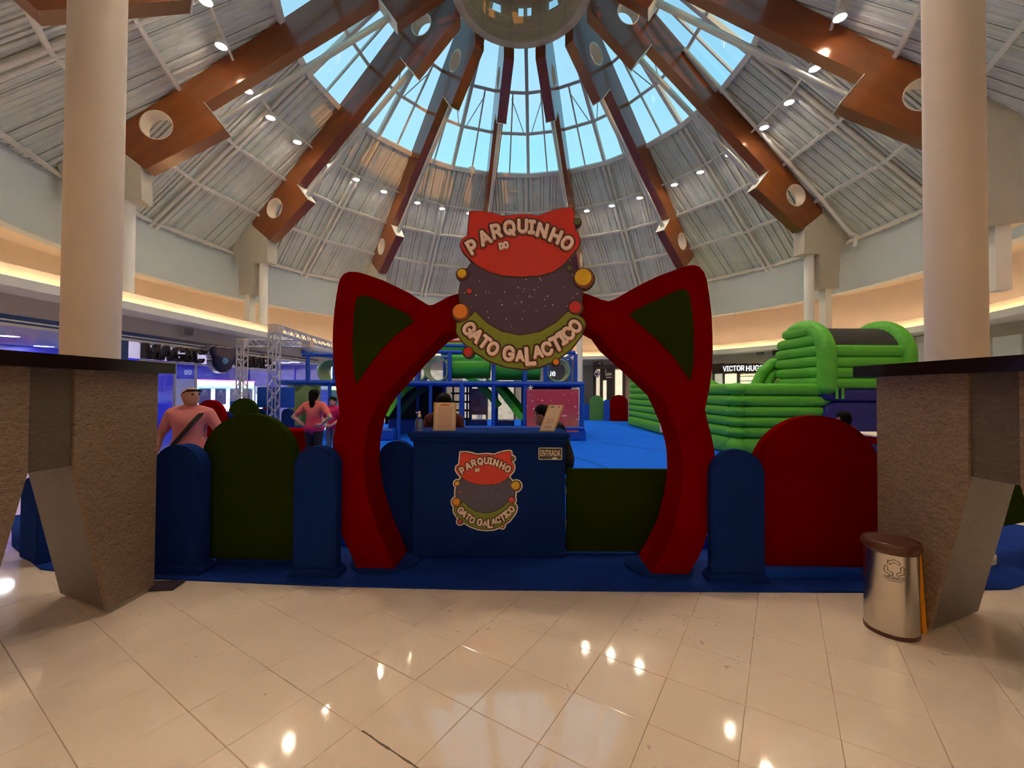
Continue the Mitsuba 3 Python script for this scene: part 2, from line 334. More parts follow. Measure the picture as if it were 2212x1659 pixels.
# ------------------------------------------------------------------ wooden roof beams
prof = [(9.62, 7.12), (7.86, 8.37), (8.33, 8.95), (4.10, 12.50), (3.60, 11.88), (2.12, 13.20), (2.12, roofz(2.12)-.12), (10.45, roofz(10.45)-.10), (10.45, 7.76)]
def circ(c, r): return Polygon([(c[0]+r*math.cos(t), c[1]+r*math.sin(t)) for t in np.linspace(0, 2*np.pi, 41)[:-1]])
H1, H2 = ((9.40, 8.27), .37), ((3.33, 13.38), .36)
beam_poly = Polygon(prof).difference(circ(*H1)).difference(circ(*H2))
beam2d = extrude(beam_poly, .36)
def radial(m, a):     # (r, z, w) -> world
    return flipfix(frame(m, (C_[0]-math.sin(a)*-.18, C_[1]+math.cos(a)*-.18, 0), V(math.cos(a), math.sin(a), 0), V(0, 0, 1), V(-math.sin(a), math.cos(a), 0)))
where = {-1: 'varnished wooden roof beam cut off in the top left corner of the picture', 0: 'long varnished wooden roof beam ending beside the left white column', 1: 'varnished wooden roof beam ending left of the arch, second from the left column',
    2: 'varnished wooden roof beam ending just above the left ear of the arch', 3: 'varnished wooden roof beam left of centre, coming down behind the sign', 4: 'varnished wooden roof beam right of centre, coming down behind the sign',
    5: 'varnished wooden roof beam ending just above the right ear of the arch', 6: 'varnished wooden roof beam with long pipe beside it, right of the arch', 7: 'long varnished wooden roof beam ending behind the right white column', 8: 'varnished wooden roof beam cut off in the top right corner of the picture'}
for k, lab in where.items():
    a = az(k); b = thing('roof_beam', lab, 'roof beam', 'wooden beams of the dome')
    bk = part(b, 'beam', radial(beam2d, a), WOOD)
    for (c, r) in (H1, H2):
        ring = Polygon(circ(c, r+.005).exterior, [circ(c, r-.02).exterior.coords])
        part(bk, 'hole_lining', radial(mv(extrude(ring, .37), 0, 0, -.005), a), CREAM, 40)
    part(b, 'strut', tube(cp(8.06, a, 8.62), cp(3.80, a, 12.16), .085, 14), TUBEM, 40, label='grey steel tube under the beam')
    for p0, p1 in (((7.84, 8.36), (8.34, 8.97)), ((4.11, 12.52), (3.59, 11.86))):
        d = V(p1[0]-p0[0], p1[1]-p0[1]); L = np.linalg.norm(d); d /= L; nn = V(-d[1], d[0])
        if nn[0] > 0 and p0[0] > 6: nn = -nn
        if nn[0] < 0 and p0[0] < 6: nn = -nn
        pl = Polygon([p0, p1, (p1[0]+nn[0]*.02, p1[1]+nn[1]*.02), (p0[0]+nn[0]*.02, p0[1]+nn[1]*.02)])
        part(bk, 'end_plate', radial(mv(extrude(pl, .40), 0, 0, -.02), a), WHITE)
    w = thing('support_column', {-1: 'grey roof bracket at the end of the beam in the top left corner', 0: 'slim white column and grey bracket behind the left white column', 1: 'pair of slim white columns under a grey bracket, above the truss', 2: 'slim white column hidden behind the left ear of the arch',
        3: 'slim white column behind the left half of the sign', 4: 'slim white column standing right of the sign behind the play structure', 5: 'slim white column hidden behind the right ear of the arch', 6: 'pair of slim white columns above the green inflatable',
        7: 'slim white column directly behind the right white column', 8: 'slim white column at the right edge above the gallery'}[k], 'column', 'slim columns around the rotunda')
    # grey bracket that carries the foot of the beam
    if k == -1: part(w, 'bracket', radial(mv(extrude(Polygon([(10.0, 7.45), (10.45, 7.76), (10.45, 7.98), (11.46, 7.03), (11.46, 6.6), (10.5, 6.9)]), .44), 0, 0, -.04), a), BRKT); continue
    bp = Polygon([(9.70, 7.18), (10.45, 7.76), (10.45, 7.98), (11.46, 7.03), (11.10, 6.2), (11.05, 5.2), (10.36, 5.2), (10.28, 6.33), (9.66, 6.33)])
    part(w, 'bracket', radial(mv(extrude(bp, .44), 0, 0, -.04), a), BRKT)
    s = V(-math.sin(a), math.cos(a), 0)
    sg = 1 if math.cos(a) < 0 else -1
    c = cp(10.08, a, 0)
    part(w, 'round_shaft', tube((c[0], c[1], 0.0 if k in (3, 4) else 3.84), (c[0], c[1], 6.34), .15, 20), WHITE, 40)
    if k not in (3, 4):
        c2 = cp(10.74, a, 0)
        part(w, 'square_shaft', cbox((c2[0], c2[1], (3.84+5.2)/2), (.26, .26, 5.2-3.84), a), WHITE)
# drain pipe beside the beam on the right
a = az(6)-.052
pp = [rp(5.2, a, .30), rp(9.9, a, .30), rp(11.1, a, .42), cp(11.35, a, 6.9), cp(11.30, a, 6.55)]
thing('drain_pipe', 'long cream drain pipe running down along the roof beam right of the arch', 'pipe', mesh=cat([tube(p, q, .06, 12) for p, q in zip(pp[:-1], pp[1:])]+[mv(trimesh.creation.icosphere(2, .062), *p) for p in pp[1:-1]]), bsdf=PURLIN, smooth=40)
# ------------------------------------------------------------------ spotlights on the ring track
no = 0
hood = lathe([(.0, .15), (.08, .14), (.128, .06), (.136, -.03), (.126, -.03), (.118, .055), (.0, .07)], 16)
bulb = lathe([(.0, -.085), (.05, -.072), (.09, -.035), (.112, .012), (.112, .02)], 14)
spots = []
for k in range(-1, 9):
    for fr in (.18, .47, .79):
        p = rp(7.72, az(k+fr), .46); d = ray(0, 0)
        px = 1106+FOC*p[0]/p[1] if p[1] > .5 else -9; e = (p[2]-EYE)/max(p[1], .1)
        spots.append((p, k+fr))
spots += [(rp(7.72, az(k+fr), .46), None) for k in (9, 10) for fr in (.18, .47, .79)]
vis = 0
for p, kk in spots:
    e = (p[2]-EYE)/max(p[1], .1); seen = p[1] > 1 and (e-_sp)*FOC < 829 and abs(p[0]/p[1])*FOC < 1106
    if seen:
        lab = f'glowing spotlight on the ring track under the dome, {ORD[vis]} from the left'; vis += 1
    elif not seen: lab = 'glowing spotlight on the ring track just outside the picture'
    s = thing('spotlight', lab, 'spotlight', 'spotlights around the dome' if seen else 'spotlights of the dome outside the picture')
    hk = part(s, 'hood', mv(hood, *p), WHITE, 40)
    part(hk, 'bulb', mv(bulb, *p), WHITE, 40, emitter=emit(V(1, .80, .56)*LAMP))
    part(s, 'arm', tube(p+V(0, 0, .12), p+V(0, 0, .2), .012, 6), PURLIN)
# small wall lamp on the glazing edge above the sign
q = rp(6.72, math.radians(96), .2)
f = thing('floodlight', 'small white cup-shaped lamp on the edge of the skylight', 'lamp')
q = rp(6.55, math.radians(108.5), .30)
part(f, 'cup', lathe([(.0, .0), (.10, .02), (.14, .26), (.13, .26), (.09, .04), (0, .03)], 20, q+V(0, 0, .03)), WHITE, 40)
part(f, 'bracket', tube(q-V(0, 0, .06), q+V(0, 0, .04), .03, 8), PURLIN)
f = thing('floodlight', 'twin floodlight fixed to the roof sheets just below the skylight', 'lamp')
q = rp(7.05, math.radians(91.5), .2)
part(f, 'plate', cbox(q, (.34, .10, .10)), CREAM)
for s_ in (-.12, .12): part(f, 'head', lathe([(0, .10), (.05, .09), (.07, 0), (0, .0)], 14, rp(7.6, math.radians(91.5), .25)+V(s_, 0, 0)), WHITE, 40)
part(f, 'rod', tube(q, rp(7.6, math.radians(91.5), .22), .015, 6), PURLIN)
# downlights in the gallery ceiling around the viewer
for i, (x, y, kd) in enumerate([(-3.2, -.4, .5), (3.2, -.4, .5), (0, -2.2, 1.0), (-6.0, 1.5, .7), (6.2, 1.5, .7), (-3.2, -4.2, 2.6), (3.2, -4.2, 2.6), (0, -5.6, 3.2), (-5.8, -5.8, 2.6), (5.8, -5.8, 2.6)]):
    d = thing('downlight', 'round ceiling downlight in the gallery behind the viewer', 'downlight', 'gallery downlights outside the picture')
    dk = part(d, 'ring', lathe([(.13, 5.40), (.13, 5.37), (.17, 5.37), (.17, 5.40)], 24, (x, y, 0)), WHITE)
    part(dk, 'lens', lathe([(0, 5.385), (.13, 5.385)], 24, (x, y, 0)), WHITE, emitter=emit(V(1, .76, .52)*DOWN*kd))
# ------------------------------------------------------------------ the two big columns
for lab, x, y in (('tall round cream column rising behind the left granite stand', -4.40, 4.43), ('tall round cream column rising behind the right granite stand', 4.52, 4.32)):
    c = thing('big_column', lab, 'column', 'big cream columns')
    z1 = roofz(math.hypot(x-C_[0], y-C_[1]))-.02
    part(c, 'shaft', tube((x, y, 0), (x, y, z1), .232, 48), COLUMN, 40)
    part(c, 'foot_ring', lathe([(.232, .0), (.26, .0), (.26, .08), (.232, .1)], 40, (x, y, 0)), CREAM, 40)
# ------------------------------------------------------------------ granite stands
def stand(label, sx, X, yc, yh, ye):
    """table-like stand parallel to y: slab, two tapering granite legs on the hall side and two on the far side, grey infill"""
    k = thing('granite_stand', label, 'stand', 'granite stands under the black slabs')
    W, zt, zs = .66, 1.775, 1.137
    part(k, 'slab', cbox((X+sx*(W/2-.04), yc, zt+.043), (W+.16, 2*ye, .086)), BLK, label='polished black stone slab')
    for face in (0,):
        for s_ in (-1, 1):
            # tapering leg: inner edge leans outwards below zs and, towards the middle of the stand, away from the gap
            def ring(d, i0, b0, x):
                return [V(x, yc+s_*min(yh, i0+d), zs), V(x, yc+s_*min(yh-.02, i0+d), zt), V(x, yc+s_*yh, zt), V(x, yc+s_*yh, .035), V(x, yc+s_*min(yh-.02, b0+d), .035)]
            x0, dr_ = (X, sx) if face == 0 else (X+sx*W, -sx)
            ra, rb_, rc = ring(0, .135, .405, x0), ring(.0, .137, .407, x0+dr_*.03), ring(.25, .137, .407, x0+dr_*.62)
            def loft(p, q):
                v = np.array(p+q); n = len(p); f = [[0, i, i+1] for i in range(1, n-1)]+[[n, n+i+1, n+i] for i in range(1, n-1)]
                for i in range(n): j = (i+1) % n; f += [[i, n+i, n+j], [i, n+j, j]]
                return flipfix(trimesh.Trimesh(v, f, process=False))
            lk = part(k, 'leg', loft(rb_, rc), GRAY, label='smooth grey inner side of the leg')
            part(lk, 'granite_cladding', loft(ra, rb_), GRAN)
            pr = [V(p[0], p[1], 0) for p in (ring(.012, .137, .417, x0+dr_*.012)[4], ring(.26, .137, .417, x0+dr_*.60)[4])]+[V(x0+dr_*.60, yc+s_*(yh-.012), 0), V(x0+dr_*.012, yc+s_*(yh-.012), 0)]
            part(lk, 'plinth', loft(pr, [p+V(0, 0, .036) for p in pr]), BRKT)
        xx = X+sx*.018 if face == 0 else X+sx*(W-.04)
        part(k, 'infill', bx(min(xx, xx+sx*.03), max(xx, xx+sx*.03), yc-.136, yc+.136, zs-.005, zt), GRAY)
    return k
stand('granite stand with black slab at the left edge, two tapering legs', -1, -2.93, 2.715, .80, .83)
stand('granite stand with black slab at the right edge, behind the steel bin', 1, 2.855, 2.525, .80, .88)
# ------------------------------------------------------------------ carpet: low front strip and raised play floor
PZ = .15
edge = [(-6.4, 5.46), (-5.2, 4.45), (-4.27, 3.88), (-3.5, 3.74), (-3.05, 3.70), (-1.6, 3.59), (-.4, 3.54), (1.2, 3.525), (2.9, 3.53), (4.2, 3.60), (5.2, 4.0), (6.6, 4.9)]
fr_poly = Polygon(edge+[(6.2, 5.6), (4.4, 4.6), (-4.2, 4.6), (-6.0, 6.0)])
thing('front_carpet', 'dark blue carpet strip on the floor under the arch and the front fence', 'carpet', mesh=mv(extrude(fr_poly, .014), 0, 0, 0), bsdf=FRONT)
plat = Polygon([(-4.0, 4.46), (4.35, 4.46), (6.1, 5.5), (8.0, 7.4), (9.6, 10), (10, 13), (9, 17.5), (7.2, 20.9), (5.8, 22.6), (-4, 22.2), (-6.6, 19.5), (-7.0, 16), (-7.05, 9.2), (-6.2, 6.6), (-5.2, 5.4)])
pf = thing('play_floor', 'bright blue carpeted raised play floor behind the counter', 'play floor', mesh=extrude(plat, PZ), bsdf=CARPET)
for p, q in (((2.15, 7.4), (.45, 13.2)), ((2.6, 12.5), (5.2, 9.0)), ((3.6, 18), (5.0, 13.4))):
    part(pf, 'seam', strip_box((*p, PZ+.003), (*q, PZ+.003), .02, .006, V(0, 0, 1)), BLUE)
thing('floor_mat', 'small dark mat on the tiles beside the left granite stand', 'mat', mesh=crbox((-3.02, 3.55, .011), (.5, .17, .02), .008, .12), bsdf=mat('dark_mat', (.028, .02, .035), .9))
# ------------------------------------------------------------------ arch in the shape of a cat's head
AU = V(1, -.0304, 0)/math.hypot(1, .0304); AN = V(.0304, 1, 0)/math.hypot(1, .0304); AO = V(0, 3.835, 0)
def arch_uz(px, py, off=0.0):
    d = ray(px, py); o = V(0, 0, EYE); t = ((AO+AN*off-o) @ AN)/(d @ AN); p = o+d*t
    return (p @ AU, p[2])
OUTER = [(772, 1231), (757, 1195), (740, 1160), (727, 1106), (719, 1050), (717, 995), (720, 945), (728, 908), (733, 892), (731, 872), (727, 845), (722, 804), (719.5, 768), (718.6, 735), (719.5, 705), (722, 672), (727, 636), (731, 614), (735, 601), (742, 592), (753, 587), (772, 587.5), (790, 592.5), (826, 605), (854, 618), (881, 631.5), (908, 648.5), (926, 659.4), (935, 658.5), (953, 649.5), (971, 640), (991, 634), (1040, 622), (1110, 615), (1180, 619), (1259, 632), (1278, 638.5), (1298.6, 647), (1314.5, 650.6), (1327, 647), (1351, 633), (1381, 616), (1418, 598), (1455, 584), (1483, 574.5), (1498, 572), (1511, 576), (1521, 588), (1527, 605), (1532, 638), (1537, 676), (1539.3, 728), (1539.7, 762), (1538, 794), (1534, 831), (1527, 866), (1523, 884), (1529, 913), (1537, 942), (1543, 974), (1546, 1001), (1546, 1045), (1540, 1105), (1529, 1150), (1520, 1179), (1509, 1204), (1486, 1244)]
INNER = [(1404, 1243), (1435, 1188), (1453, 1148), (1468, 1090), (1475.5, 1030), (1474, 990), (1470, 965), (1459, 924), (1441, 883), (1428, 856), (1408, 836), (1371, 801), (1338, 771), (1314, 750), (1293, 721), (1270, 709), (1200, 690), (1120, 683), (1050, 690), (982, 713.7), (953, 724.5), (931, 746), (897, 780.6), (854, 829), (827, 858), (812, 880), (799, 907), (788.5, 957), (785.6, 1015), (795.7, 1080), (817, 1146), (839, 1196), (853, 1231)]
ap = Polygon([arch_uz(*p) for p in OUTER+INNER]).buffer(0).intersection(sbox(-9, .036, 9, 9))
def on_arch(g, depth, off):
    return flipfix(frame(extrude(g, depth), AO-AU*(AO @ AU)+AN*off, AU, V(0, 0, 1), AN))
A_ = thing('cat_arch', 'big red felt entrance arch shaped like a cat head with two pointed ears', 'arch')
part(A_, 'frame', on_arch(ap, .42, 0), RED)
EARL = [(770, 650), (772, 644), (781, 638.6), (794, 639.5), (826.6, 654), (862.7, 670), (881, 679), (893.5, 694), (854, 724.5), (826.6, 751.6), (801, 784), (770.5, 829.4), (767, 813), (763, 768), (763, 722.7), (766, 677.5)]
EARR = [(1474, 625.4), (1483.6, 629), (1489, 640), (1495, 681.5), (1497.6, 719), (1497.6, 765.6), (1495, 797), (1490, 821.7), (1455.6, 771), (1418, 732), (1381, 700), (1360, 681.5), (1366, 674), (1399.5, 657), (1437, 640), (1459, 629)]
for e in (EARL, EARR): part(A_, 'ear_inset', on_arch(Polygon([arch_uz(*p) for p in e]).buffer(0), .012, -.010), GREEN, label='dark green felt triangle inside the ear')
for u0, u1 in ((-1.42, -.98), (1.17, 1.58)):
    c = AO+AU*((u0+u1)/2)+AN*.22
    base = affinity.scale(Point(0, 0).buffer(1, 24), (u1-u0)/2+.10, .31)
    part(A_, 'foot', mv(extrude(base, .02), c[0], c[1], .0145), BLUE, label='round dark blue foot plate')
# ------------------------------------------------------------------ logo boards
_gl = {}
def glyph(ch):
    if ch not in _gl:
        m = meshkit.text_mesh(ch, 1.0, .1, bold=True)
        top = m.triangles[m.face_normals[:, 2] > .9]
        g = unary_union([Polygon(t[:, :2]).buffer(1e-5) for t in top]).simplify(.004)
        b = g.bounds; _gl[ch] = affinity.translate(g, -(b[0]+b[2])/2, -.5)
    return _gl[ch]
PARQ = [('P', 290, 432, 30, 118), ('A', 398, 350, 26, 118), ('R', 505, 292, 15, 118), ('Q', 622, 262, 6, 116), ('U', 740, 248, 0, 112), ('I', 822, 258, -4, 112), ('N', 915, 288, -12, 116), ('H', 1035, 340, -22, 118), ('O', 1137, 402, -32, 112)]
DO = [('D', 552, 428, 10, 50), ('O', 592, 418, 10, 50)]
GATO = [('G', 268, 1168, -48, 110), ('A', 335, 1228, -42, 108), ('T', 407, 1288, -36, 108), ('O', 482, 1345, -28, 108),
        ('G', 622, 1388, -6, 118), ('A', 722, 1408, 0, 88), ('L', 815, 1412, 4, 150), ('A', 880, 1372, 10, 98), ('C', 962, 1345, 18, 110), ('T', 1045, 1300, 26, 128), ('I', 1095, 1250, 33, 112), ('C', 1148, 1210, 40, 108), ('O', 1210, 1145, 45, 106)]
def letter(ch, x, y, rot, h):
    g = affinity.scale(glyph(ch), h*.92, h, origin=(0, 0)).buffer(4.5)
    return affinity.translate(affinity.rotate(g, rot, origin=(0, 0)), x, -y)
P_ = lambda pts: Polygon([(x, -y) for x, y in pts]).buffer(0)
HEAD = P_([(262, 108), (300, 103), (380, 105), (470, 122), (545, 146), (600, 148), (690, 138), (760, 135), (830, 142), (892, 150), (945, 125), (1000, 105), (1080, 86), (1170, 76), (1190, 84), (1197, 110), (1205, 200), (1214, 285), (1245, 330), (1254, 390), (1237, 440), (1150, 545), (1100, 600), (1010, 660), (900, 690), (725, 702), (560, 690), (440, 655), (345, 605), (270, 545), (200, 465), (178, 412), (190, 365), (246, 322), (252, 230)])
DISC = affinity.translate(affinity.scale(Point(0, 0).buffer(1, 32), 552, 470), 725, -850)
RIBN = P_([(320, 1005), (280, 1050), (200, 1100), (150, 1118), (148, 1200), (200, 1282), (300, 1370), (450, 1460), (600, 1512), (760, 1530), (900, 1512), (1050, 1450), (1180, 1350), (1270, 1232), (1307, 1130), (1292, 1080), (1240, 1045), (1150, 1005), (1040, 1110), (900, 1190), (725, 1222), (560, 1190), (430, 1115)])
BALLS = [(203, 676, 46, 'yellow'), (267, 830, 22, 'red'), (195, 1022, 76, 'orange'), (1215, 980, 58, 'red'), (1290, 718, 86, 'yellow'), (1227, 210, 27, 'green'), (1160, 625, 20, 'green'), (262, 1378, 42, 'red'), (1043, 1462, 26, 'orange')]
SIGNM = {n: mat('sign_'+n, c, .38, spec=.4) for n, c in dict(head=(.62, .020, .014), disc=(.060, .032, .085), ribbon=(.20, .26, .025), dark=(.050, .016, .011), cream=(.95, .78, .74), shade=(.48, .20, .13), yellow=(.80, .50, .015), red=(.62, .025, .03), orange=(.85, .26, .02), green=(.085, .135, .03), star=(.6, .5, .55), rim=(.20, .05, .02)).items()}
STKM = {n: mat('sticker_'+n, c, .45, spec=.4) for n, c in dict(head=(.70, .055, .04), disc=(.085, .085, .14), ribbon=(.20, .26, .035), dark=(.05, .018, .010), cream=(.95, .80, .70), shade=(.5, .22, .15), yellow=(.80, .52, .03), red=(.62, .06, .08), orange=(.80, .33, .02), green=(.12, .15, .04), star=(.5, .45, .5), rim=(.25, .08, .02)).items()}
def logo(key, M, o, u, w, s, dz, back=None, board=.03):
    """o: centre; u along; w towards the viewer. Layers get dz metres each."""
    def lay(g, lv, th): return flipfix(frame(extrude(affinity.translate(g, -725, 800), th/s), o+w*(lv*dz), u*s, V(0, 0, 1)*s, w*s))
    allof = unary_union([HEAD, DISC, RIBN]+[Point(x, -y).buffer(r+9) for x, y, r, _ in BALLS])
    if back: part(key, 'border', lay(allof.buffer(30).simplify(1.5), -1, dz), M['cream'], label='cream border of the sticker')
    part(key, 'board', lay(allof.buffer(7).simplify(1.0), 0 if back else -board/dz+1, dz if back else board), M['dark'])
    part(key, 'starry_disc', lay(DISC.buffer(-4), 1, dz), M['disc'], label='dark violet starry disc')
    rs = np.random.default_rng(5)
    st = [Point(725+math.cos(t)*r, -(850+math.sin(t)*r*.84)).buffer(rs.uniform(3, 7), 3) for t, r in zip(rs.uniform(0, 6.28, 60), rs.uniform(30, 540, 60))]
    part(key, 'stars', lay(unary_union(st).difference(HEAD.buffer(8)).difference(RIBN.buffer(8)), 2, dz*.5), M['star'], kind='stuff')
    hk = part(key, 'cat_panel', lay(HEAD.buffer(-3), 3, dz), M['head'], label='red panel with two cat ears')
    part(hk, 'outline', lay(HEAD.buffer(8).intersection(allof), 2, dz), M['dark'])
    rk = part(key, 'ribbon', lay(RIBN.buffer(-6), 3, dz*1.2), M['ribbon'], label='olive green ribbon')
    part(rk, 'outline', lay(RIBN.buffer(6), 2, dz*1.2), M['dark'])
    for x, y, r, c in BALLS:
        pk = part(key, 'planet', lay(Point(x, -y).buffer(r), 4.5, dz*.6), M['rim'] if r > 40 else M[c], label=c+' planet ball')
        part(pk, 'outline', lay(Point(x, -y).buffer(r+8), 3, dz*1.5), M['dark'])
        if r > 40: part(pk, 'lit_side', lay(Point(x-r*.13, -(y-r*.13)).buffer(r*.86).intersection(Point(x, -y).buffer(r)), 5.1, dz*.6), M[c])
    for word in (PARQ, DO, GATO):
        gs = [letter(*l) for l in word]
        wk = rk if word is GATO else hk
        part(wk, 'letter_outline', lay(unary_union([g.buffer(17 if len(word) > 2 else 9) for g in gs]).simplify(.8), 4.2, dz), M['dark'])
        part(wk, 'letter_shade', lay(unary_union([unary_union([affinity.translate(g, 5*q/3, -9*q/3) for q in range(4)]) for g in gs]).simplify(.6), 5.2, dz*.6), M['shade'])
        for g in gs: part(wk, 'letter', lay(g, 5.8, dz), M['cream'])
lg = thing('logo_sign', 'cut-out sign reading PARQUINHO DO GATO GALACTICO on top of the red arch', 'sign')
cz = at_y(1124.5, 623, 3.74)
logo(lg, SIGNM, cz, AU, -AN, .2411*3.74/FOC, .006, board=.05)
for s_ in (-.12, .12): part(lg, 'mounting_bar', cbox(cz+AN*.047+AU*s_+V(0, 0, -.1), (.04, .088, .9)), DARK)
# ------------------------------------------------------------------ front fence
def fence_panel(label, x0, x1, y, top, bsdf, th=.10, bottom=0.0145, yaw=-.0304, group=None, foot=False):
    w = math.hypot(x1-x0, 0); r = w/2
    pts = [(-r, bottom), (r, bottom)]+[(r*math.cos(t), top-r*.98+r*.98*math.sin(t)) for t in np.linspace(0, math.pi, 33)]
    k = thing('play_fence', label, 'fence', group)
    u = V(math.cos(yaw), math.sin(yaw), 0)
    g = Polygon(pts).buffer(-.012).buffer(.012, 4)
    front = upright(g, th*.86, V((x0+x1)/2, y, 0)+V(-u[1], u[0], 0)*th*.07, u)
    core = upright(g.buffer(-.016), th, V((x0+x1)/2, y, 0), u)
    part(k, 'pad', cat([front, core]), bsdf)
    if foot:
        ft = Polygon([(-r+.02, bottom), (r-.02, bottom), (r+.03, bottom+.0), (r+.03, bottom+.03), (r-.01, bottom+.075), (-r+.01, bottom+.075), (-r-.03, bottom+.03), (-r-.03, bottom)])
        part(k, 'foot', upright(ft.buffer(0), th+.06, V((x0+x1)/2, y-.022, 0), u), bsdf)
    return k
fence_panel('blue rounded fence panel beside the left granite stand, left of the big green one', -3.20, -2.765, 3.78, 1.15, BLUE, .15, foot=True)
fence_panel('wide dark green rounded fence panel between two blue ones on the left', -2.90, -2.00, 3.96, 1.42, GREEN, .10, .075)
fence_panel('blue rounded fence panel touching the left foot of the red arch', -1.915, -1.535, 3.735, 1.15, BLUE, .13, foot=True)
fence_panel('blue rounded fence panel behind the left arch foot, beside the counter', -1.36, -1.00, 4.335, 1.13, BLUE, .12)
fence_panel('blue rounded fence panel just right of the right arch foot', 1.735, 2.19, 3.69, 1.15, BLUE, .085, foot=True)
fence_panel('wide red rounded fence panel beside the right granite stand', 2.20, 3.35, 3.86, 1.44, RED, .10, .08)
fence_panel('green rounded fence panel mostly hidden behind the right granite stand', 4.88, 5.75, 4.45, 1.42, GREEN, .10, .3, yaw=.35)
fence_panel('blue fence panel hidden low behind the right granite stand', 3.60, 4.0, 3.72, 1.0, BLUE, .20, yaw=.1)
fence_panel('dark green fence panel seen through the gap of the left granite stand', -5.55, -4.75, 4.72, 1.42, GREEN, .10, .3, yaw=-.55)
fence_panel('blue fence panel seen through the gap of the left granite stand', -4.78, -4.36, 4.04, .80, BLUE, .1, yaw=-.45)
base = [(-2.99, 3.90), (-1.9, 3.88)]
thing('fence_base', 'low blue base board under the wide green panel on the left', 'base board', mesh=bx(-2.74, -1.93, 3.965, 4.08, .0145, .073), bsdf=BLUE)
thing('fence_base', 'low blue base board under the wide red panel on the right', 'base board', mesh=bx(2.235, 3.5, 3.785, 3.98, .0145, .0785), bsdf=PADB)
# left side fence inside the hall
for lab, px, d, yaw, top, w, m in (('red fence panel whose shoulder shows between the man and the granite stand', 306, 5.9, -1.0, 1.38, .95, RED), ('red rounded fence panel right behind the man in the pink shirt', 450, 9.0, -.35, 1.42, .95, RED), ('small blue fence panel between the red and the green one behind the man', 484, 10.0, -.3, 1.12, .42, BLUE),
    ('green rounded fence panel in front of the arcade machines', 524, 10.9, -.25, 1.42, .95, GREEN), ('small blue fence panel right of the green one in front of the arcade', 560, 11.6, -.25, 1.12, .42, BLUE), ('narrow red fence panel beside the blue truss pad', 577, 12.2, -.7, 1.38, .75, RED), ('blue fence panel left of the woman in the coral shirt', 619, 9.6, -.15, 1.22, .27, BLUE)):
    c = at_y(px, 900, d)
    fence_panel(lab, c[0]-w/2, c[0]+w/2, d, top, m, .10, .01 if c[0] < -7 or d < 6 else PZ, yaw=yaw)
# far fence
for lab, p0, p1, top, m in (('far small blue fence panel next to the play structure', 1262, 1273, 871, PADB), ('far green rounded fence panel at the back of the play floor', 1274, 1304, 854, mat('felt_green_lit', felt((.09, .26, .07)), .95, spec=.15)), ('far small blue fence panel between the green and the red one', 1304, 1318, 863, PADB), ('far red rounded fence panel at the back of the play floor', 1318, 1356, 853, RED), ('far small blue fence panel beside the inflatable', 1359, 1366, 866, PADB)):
    y = 22.1-(p0-1262)*.012; a, b = at_y(p0, top, y), at_y(p1, top, y)
    fence_panel(lab, a[0], b[0], y, a[2], m, .10, PZ, yaw=-.2)
# ------------------------------------------------------------------ counter
K = thing('reception_counter', 'dark blue felt covered reception counter under the arch', 'counter')
part(K, 'body', crbox((-.222, 4.44, .61), (1.505, .50, 1.19), .02, .0147), BLUE)
part(K, 'top', crbox((-.222, 4.41, 1.217), (1.575, .62, .05), .022, .0147), BLUE)
part(K, 'top_apron', crbox((-.222, 4.415, 1.178), (1.54, .57, .05), .02, .0147), BLUE)
ku = V(math.cos(.0147), math.sin(.0147), 0); kn = V(-ku[1], ku[0], 0)
def kfront(px, py, off=0.0):
    o = V(-.222, 4.19, 0)-kn*off; d = ray(px, py); e = V(0, 0, EYE); return e+d*(((o-e) @ kn)/(d @ kn))
st = thing('logo_sticker', 'small cut-out logo sticker with cream border on the front of the counter', 'sticker')
logo(st, STKM, kfront(1048.6, 1059, .003), ku, -kn, .1158*4.19/FOC, .0008, back=True)
en = thing('entrance_sign', 'small black sign with white frame reading ENTRADA on the counter', 'sign')
c = kfront(1188.5, 980, .004); w_, h_ = 51*4.19/FOC, 26*4.19/FOC
ro = sbox(-w_/2, -h_/2, w_/2, h_/2).buffer(-.012).buffer(.012, 6)
def flat(g, o, u, w, th): return flipfix(frame(extrude(g, th), o, u, V(0, 0, 1), w))
PAPER = mat('paper', (.86, .72, .58), .7); WHT = mat('sign_white', (.82, .70, .60), .5)
part(en, 'frame', flat(ro, c, ku, -kn, .004), WHT); part(en, 'panel', flat(ro.buffer(-.007), c-kn*.004, ku, -kn, .0015), DARK)
tx = meshkit.text_mesh('ENTRADA', .056, .0015, bold=True); tx.apply_translation((-tx.bounds.mean(0)[0], -tx.bounds.mean(0)[1]+.006, 0))
tx.apply_scale((.198/ (tx.bounds[1][0]-tx.bounds[0][0]), 1, 1))
part(en, 'lettering', frame(tx, c-kn*.0055, ku, V(0, 0, 1), -kn), WHT)
part(en, 'worn_patch', flat(affinity.translate(affinity.scale(Point(0, 0).buffer(1, 12), .028, .011), .045, -h_/2+.013).intersection(ro.buffer(-.007)), c-kn*.0055, ku, -kn, .0008), PAPER)
